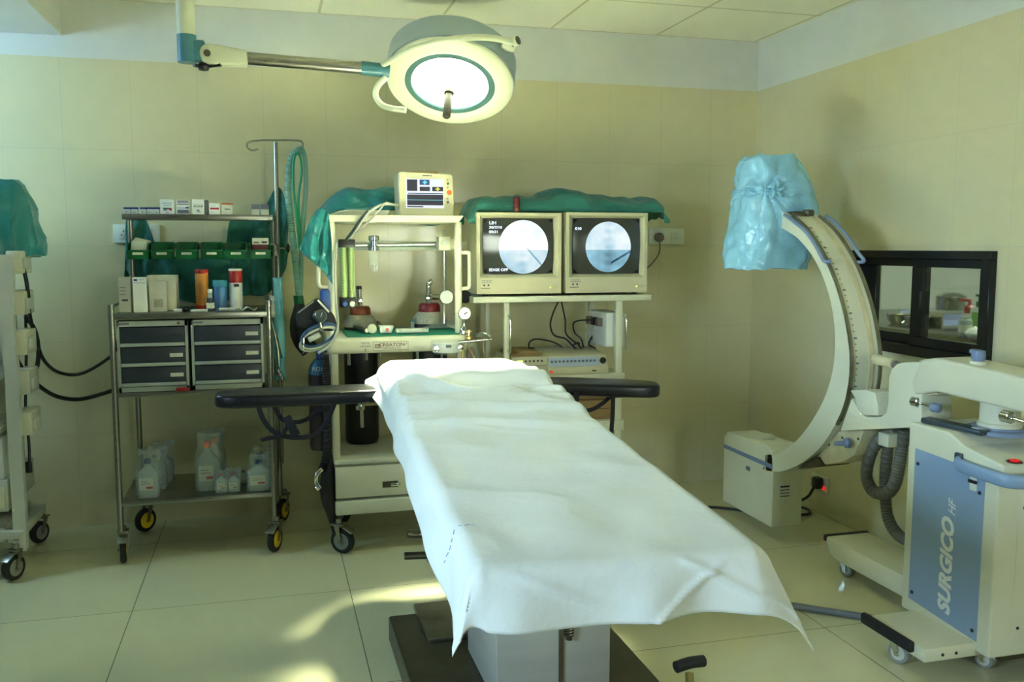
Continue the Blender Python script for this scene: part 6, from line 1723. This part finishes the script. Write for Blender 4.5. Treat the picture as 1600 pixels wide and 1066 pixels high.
for y, z in ((2.528, 0.622), (2.528, 0.175), (2.252, 0.155), (2.252, 0.595)): m.cyl((KX - 0.003, y, z), (KX - 0.0055, y, z), 0.006, seg=12)
m.done('screws', 'ink', pan)
q = at_x(1523, 752, KX)
sw = M().box((KX - 0.006, q.y - 0.014, q.z - 0.03), (KX - 0.002, q.y + 0.014, q.z + 0.03), 0.001).done('breaker_switch', 'switchwhite', pan)
M().box((KX - 0.012, q.y - 0.016, q.z - 0.006), (KX - 0.005, q.y - 0.002, q.z + 0.004), 0.001).box((KX - 0.012, q.y + 0.002, q.z - 0.006), (KX - 0.005, q.y + 0.016, q.z + 0.004), 0.001).done('toggle', 'black', sw)
dy = KY0
M().box((2.18, dy - 0.002, 0.14), (2.58, dy + 0.002, 0.64), 0.001).done('rear_door', 'cream2', ca)
M().cyl((2.2, dy - 0.004, 0.18), (2.2, dy + 0.001, 0.18), 0.005, seg=10).cyl((2.2, dy - 0.004, 0.56), (2.2, dy + 0.001, 0.56), 0.005, seg=10).done('screws', 'ink', ca)
# push bar round the rear corner
hb = [at_x(1500, 722, KX - 0.02), at_x(1522, 733, KX - 0.022)]
M().tube([(KX - 0.002, 2.345, 0.672), (KX - 0.022, 2.32, 0.668), (KX - 0.024, 2.2, 0.664), (KX - 0.0, 2.135, 0.66), (KX + 0.1, 2.115, 0.66), (KX + 0.5, 2.115, 0.66)], 0.022, 14, 6, flat=0.55).done('push_bar', 'panelblue', ca)
M().box((KX - 0.01, 2.33, 0.65), (KX + 0.004, 2.36, 0.7), 0.004).done('bar_mount', 'darkdial', ca)
# column under the arm
q = at_z(1548, 655, 0.762)
M().lathe([(0.1, 0), (0.1, 0.012), (0.08, 0.016), (0.08, 0.02)], (2.26, 2.36, 0.756), seg=36).done('column_ring', 'railblue', ca)
M().lathe([(0.066, 0.012), (0.066, 0.03), (0.06, 0.034), (0.06, 0.12)], (2.26, 2.36, 0.756), seg=32).done('column', 'cream2', ca)
q = at_x(1589, 710, KX + 0.02)
M().lathe([(0, 0), (0.012, 0), (0.014, 0.006), (0, 0.01)], (KX + 0.055, 2.185, 0.705), seg=16).done('red_indicator', 'led_red', ca)
M().lathe([(0.022, 0), (0.022, 0.004)], (KX + 0.055, 2.185, 0.703), seg=16).done('indicator_rim', 'darkred', ca)
# near outrigger, far leg
og = M().prism([(1.915, 2.24, 0.075), (1.915, 2.52, 0.075), (1.915, 2.52, 0.115), (1.915, 2.24, 0.12)], (0.25, 0, 0), 0.006).done('outrigger', 'cream2', ca)
M().box((1.895, 2.285, 0.088), (1.918, 2.53, 0.125), 0.008).done('bumper', 'rubber', og)
M().cyl((1.98, 2.238, 0.095), (1.98, 2.242, 0.095), 0.005, seg=8).cyl((2.03, 2.238, 0.095), (2.03, 2.242, 0.095), 0.005, seg=8).done('screws', 'ink', og)
caster(ca, (1.955, 2.40, 0), 0.036, 0.4, tyre='wheelgrey', hub='greyplastic', fork='chrome', w=0.028)
leg = M().prism([(2.215, 3.2, 0.135), (2.215, 3.17, 0.085), (2.215, 3.12, 0.07), (2.215, 2.3, 0.07), (2.215, 2.3, 0.15), (2.215, 3.2, 0.15)], (0.2, 0, 0), 0.006).done('leg', 'cream2', ca)
M().box((2.212, 3.19, 0.128), (2.418, 3.212, 0.155), 0.005).done('bumper', 'rubber', leg)
caster(ca, (2.27, 3.12, 0), 0.03, 0.35, tyre='wheelgrey', hub='greyplastic', fork='chrome', w=0.028)
M().box((2.16, 2.2, 0.07), (2.55, 2.58, 0.1)).done('chassis', 'darksteel', ca)
caster(ca, (2.5, 2.3, 0), 0.03, 0.35, tyre='wheelgrey', hub='greyplastic', fork='chrome', w=0.028)
caster(ca, (2.2, 2.3, 0), 0.03, 0.35, tyre='wheelgrey', hub='greyplastic', fork='chrome', w=0.028)
# ribbed hose loop
P = spline([at_x(*p, CX + 0.09) for p in ((1402, 672), (1385, 678), (1368, 694), (1357, 720), (1354, 745), (1362, 765), (1376, 772), (1390, 768), (1400, 750), (1406, 720), (1410, 690), (1414, 672))], 22)
M().tube(P, lambda t: 0.0225 + 0.0022 * sin(t * 460), 14).done('ribbed_hose', 'hosegrey', ca)
P = spline([at_x(*p, CX + 0.13) for p in ((1390, 676), (1386, 710), (1383, 745), (1384, 785), (1388, 810), (1398, 830), (1412, 842), (1430, 845))], 22)
M().tube(P, lambda t: 0.0215 + 0.0022 * sin(t * 380), 14).done('ribbed_hose', 'hosegrey', ca)
q = at_x(1398, 676, CX + 0.08); M().box(q - Vector((0.05, 0.03, 0.05)), q + Vector((0.05, 0.03, 0.0)), 0.005).done('hose_clip', 'cream2', ca)
# handset lying on the cabinet top
hs = thing('handset', 'dark grey remote handset lying on top of the blue panelled cabinet', 'remote', (2.15, 2.42, 0.757))
poly = [(2.115, 2.55, 0.757), (2.165, 2.565, 0.757), (2.18, 2.44, 0.757), (2.2, 2.32, 0.757), (2.14, 2.31, 0.757), (2.135, 2.42, 0.757)]
M().prism(poly, (0, 0, 0.018), 0.006).done('body', 'darkdial', hs)
M().box((2.15, 2.33, 0.774), (2.185, 2.36, 0.778), 0.002).done('buttons', 'printlight', hs)

# ---- pale blue plastic bag over the detector
BY = 3.66
lev = [(420, 1144, 1258), (405, 1146, 1266), (375, 1149, 1266), (345, 1156, 1268), (320, 1160, 1269), (300, 1163, 1265), (285, 1166, 1261), (265, 1168, 1254), (250, 1170, 1248), (243, 1180, 1240)]
levels = []
for py, pxa, pxb in lev:
    a, b = at_y(pxa, py, BY), at_y(pxb, py, BY)
    rx = (b.x - a.x) / 2
    k = min(1.0, (py - 236) / 60)
    levels.append((Vector(((a.x + b.x) / 2, BY + 0.03, a.z)), rx * 0.98, 0.15 * (0.6 + 0.4 * k)))
m = crumple_loft(levels, 120, 0.05, 2.0, 9, 3.0)
kq = at_y(1213, 297, BY - 0.15)
for v in m.b.verts:
    c = v.co.copy()
    n = Vector((c.x - 2.2, c.y - BY - 0.03, 0)).normalized()
    e = c - kq
    ang = atan2(e.z, e.x * 1.0 + e.y * 0.4)
    rr = e.length
    # folds that radiate from the knot, fading with distance, and broad diagonal creases
    d = 0.015 * (abs(sin(ang * 5.5 + 2 * nz(c.x * 3, c.z * 3, 1))) ** 0.6 - 0.5) * max(0.0, 1 - abs(rr - 0.12) / 0.3)
    d += 0.018 * ridge(c.x * 4 + c.z * 3.2, c.y * 3, c.z * 2.0 - c.x * 4) + 0.007 * ridge(c.x * 12 + c.z * 8, c.y * 9, c.z * 9)
    v.co += n * (d - 0.012)
    if rr < 0.1: v.co.y += 0.03 * (1 - rr / 0.1)
dt_ = thing('detector_bag', 'pale blue plastic bag tied over the top end of the C-arm', 'bag', (levels[0][0].x, BY, levels[0][0].z))
m.done('bag', 'bluebag', dt_, smooth=35)
kq = at_y(1212, 296, BY - 0.125)
m = M()
for k in range(5):
    an = k * 1.3
    m.tube([kq + Vector((0, 0.02, 0)), kq + Vector((0.02 * cos(an), -0.012, 0.02 * sin(an))), kq + Vector((0.04 * cos(an + 0.3), -0.004 + 0.006 * sin(k), 0.045 * sin(an + 0.3)))], lambda t: 0.009 * (1 - 0.6 * t) + 0.002, 8, 5)
m.done('knot', 'bluebag', dt_)
# grey pipe on the floor between table and unit
tag(M().tube([at_z(1100, 925, 0.014), at_z(1180, 937, 0.014), at_z(1260, 950, 0.014), at_z(1330, 961, 0.014), at_z(1390, 970, 0.014), at_z(1450, 978, 0.014)], 0.0125, 12, 6).done('floor_cable', 'floorcable'), 'thick blue-grey cable on the floor between table and x-ray unit', 'cable')

# ------------------------------------------------------------------ cart at the left edge
EX, EF, EB = -1.03, 3.98, 4.42
ec = thing('endoscopy_cart', 'cream equipment cart with power boxes along its post at the left edge', 'cart', (-1.3, 4.2, 0))
def ey(px, py): return at_y(px, py, EF)
P = [ey(2, 398), ey(8, 412), ey(10, 480), ey(12, 540), ey(17, 580), ey(20, 640), ey(24, 720), ey(28, 780), ey(30, 820), ey(31, 862)]
def postm(pts, y):
    PS = spline(pts, 5); m = M()
    w, d = 0.024, 0.02
    rg = []
    for p in PS:
        rg.append([m.b.verts.new((p.x - w + (a * 2 * w), y + b * 2 * d, p.z)) for a, b in ((0, 0), (1, 0), (1, 1), (0, 1))])
    for A, B in zip(rg, rg[1:]):
        for k in range(4): m.b.faces.new((A[k], A[(k + 1) % 4], B[(k + 1) % 4], B[k]))
    m.b.faces.new(rg[0][::-1]); m.b.faces.new(rg[-1])
    return m
postm(P, EF).done('post', 'greyplastic', ec)
postm([Vector((p.x - 0.14, p.y, p.z)) for p in P], EB - 0.06).done('post', 'greyplastic', ec)
xr = P[-2].x
for py, th in ((588, 0.03), (670, 0.03), (752, 0.13), (826, 0.06)):
    z = ey(10, py).z
    M().box((-1.62, EF + 0.01, z - th), (-1.06 if th < 0.1 else -1.04, EB, z), 0.006).done('shelf', 'greyplastic', ec)
z = ey(10, 760).z
M().box((-1.6, EF - 0.006, z - 0.09), (-1.05, EF + 0.02, z - 0.005), 0.004).done('drawer', 'cream', ec)
z = ey(10, 405).z
M().box((-1.62, EF, z - 0.03), (-1.04, EB, z), 0.01).done('top', 'greyplastic', ec)
M().prism([(-1.62, EF + 0.02, 0.17), (-1.0, EF - 0.02, 0.17), (-0.985, EF - 0.02, 0.2), (-1.62, EF + 0.02, 0.24)], (0, 0.05, 0), 0.004).done('base_bar', 'greyplastic', ec)
M().box((-1.05, EF, 0.15), (-1.0, EB, 0.19), 0.006).done('base_rail', 'greyplastic', ec)
for k, (a, b, c, d) in enumerate(((10, 392, 33, 428), (13, 455, 37, 493), (16, 517, 41, 556), (20, 579, 45, 618), (24, 644, 49, 682))):
    p0, p1 = at_y(a, d, 4.0), at_y(c, b, 4.0)
    bx = M().box((p0.x, 4.0, p0.z), (p1.x, 4.16, p1.z), 0.006).done('power_box', 'cream', ec)
    M().box((p1.x - 0.001, 4.01, p0.z + 0.02), (p1.x + 0.012, 4.1, p1.z - 0.03), 0.004).done('flap', 'greyplastic', bx)
    M().cyl((p0.x + 0.014, 3.996, p0.z + 0.02), (p0.x + 0.014, 4.002, p0.z + 0.02), 0.006, seg=10).done('screw', 'ink', bx)
M().box((-1.075, 4.2, 0.2), (-1.035, 4.26, ey(5, 400).z - 0.02), 0.004).done('cable_channel', 'darkdial', ec)
w0 = at_z(22, 906, 0)
caster(ec, (w0.x, w0.y, 0), 0.052, -0.5, hub='wheelgrey', fork='steel', w=0.03)
caster(ec, (-1.04, 4.45, 0), 0.05, -0.5, hub='wheelgrey', fork='steel', w=0.028, lock=False)
caster(ec, (-1.55, 4.0, 0), 0.05, 0.2, hub='wheelgrey', fork='steel', w=0.028, lock=False)
caster(ec, (-1.55, 4.4, 0), 0.05, 0.2, hub='wheelgrey', fork='steel', w=0.028, lock=False)
# white unit on its lower shelf
z = ey(10, 752).z
un = thing('light_source', 'white box unit on the lower shelf of the left cart', 'electronics', (-1.3, 4.1, z))
M().box((-1.55, EF + 0.03, z + 0.0008), (-1.055, EB - 0.07, z + 0.17), 0.006).done('case', 'white', un)
M().ring((-1.5, z + 0.02, -1.075, z + 0.15), (-1.495, z + 0.025, -1.08, z + 0.145), EF + 0.0285, EF + 0.031).done('front_line', 'printgrey', un)
# teal cover over the top
zt = ey(10, 402).z
lv = []
for py, pxb in ((402, 45), (380, 44), (355, 39), (330, 33), (305, 27), (285, 17), (276, 5)):
    b = at_y(pxb, py, EF - 0.02)
    lv.append((Vector(((b.x - 1.62) / 2 - 0.0, 4.18, b.z)), (b.x + 1.62) / 2, 0.2 - 0.0006 * (402 - py)))
m = crumple_loft(lv, 90, 0.06, 5.0, 6, 3.2)
for v in m.b.verts:
    c = v.co
    v.co.y += 0.016 * ridge(c.x * 7 + c.z * 3, c.y * 3, c.z * 6); v.co.x += 0.012 * ridge(c.y * 8, c.z * 7 + c.x * 3, 2)
tag(m.done('plastic_cover', 'teal', smooth=60), 'teal plastic cover over the top of the cart at the left edge', 'cover')
# cables
tag(M().tube([at_y(25, 394, 4.05), at_y(38, 425, 4.05), at_y(44, 460, 4.06), at_y(46, 490, 4.1), at_y(56, 530, 4.2), at_y(70, 565, 4.35), at_y(95, 583, 4.5), at_y(130, 583, 4.55), at_y(175, 555, 4.5), at_y(185, 530, 4.5)], 0.008, 8, 8).done('power_cable', 'black'), 'upper black cable sagging from the left cart to the drug trolley', 'cable')
tag(M().tube([at_y(22, 556, 4.1), at_y(40, 583, 4.15), at_y(62, 604, 4.3), at_y(90, 620, 4.45), at_y(125, 624, 4.55), at_y(165, 614, 4.5), at_y(180, 608, 4.5)], 0.0095, 8, 8).done('power_cable', 'black'), 'lower thick black cable sagging from the left cart to the drug trolley', 'cable')
tag(M().tube([at_y(40, 495, 4.22), at_y(54, 515, 4.24), at_y(60, 545, 4.24), at_y(58, 572, 4.22), at_y(48, 590, 4.22)], 0.0095, 8, 8).done('power_cable', 'black'), 'thick black cable bowed close beside the power boxes', 'cable')
pw = M().tube([at_y(40, 490, 4.23), at_y(41, 560, 4.23), at_y(40, 640, 4.23), at_y(45, 690, 4.2), at_y(46, 722, 4.18)], 0.006, 8, 6).obox(at_y(45, 730, 4.18), (0.024, 0.02, 0.05), bev=0.005)
tag(pw.done('power_cable', 'black'), 'thin black lead with plug dangling at the foot of the left cart', 'cable')
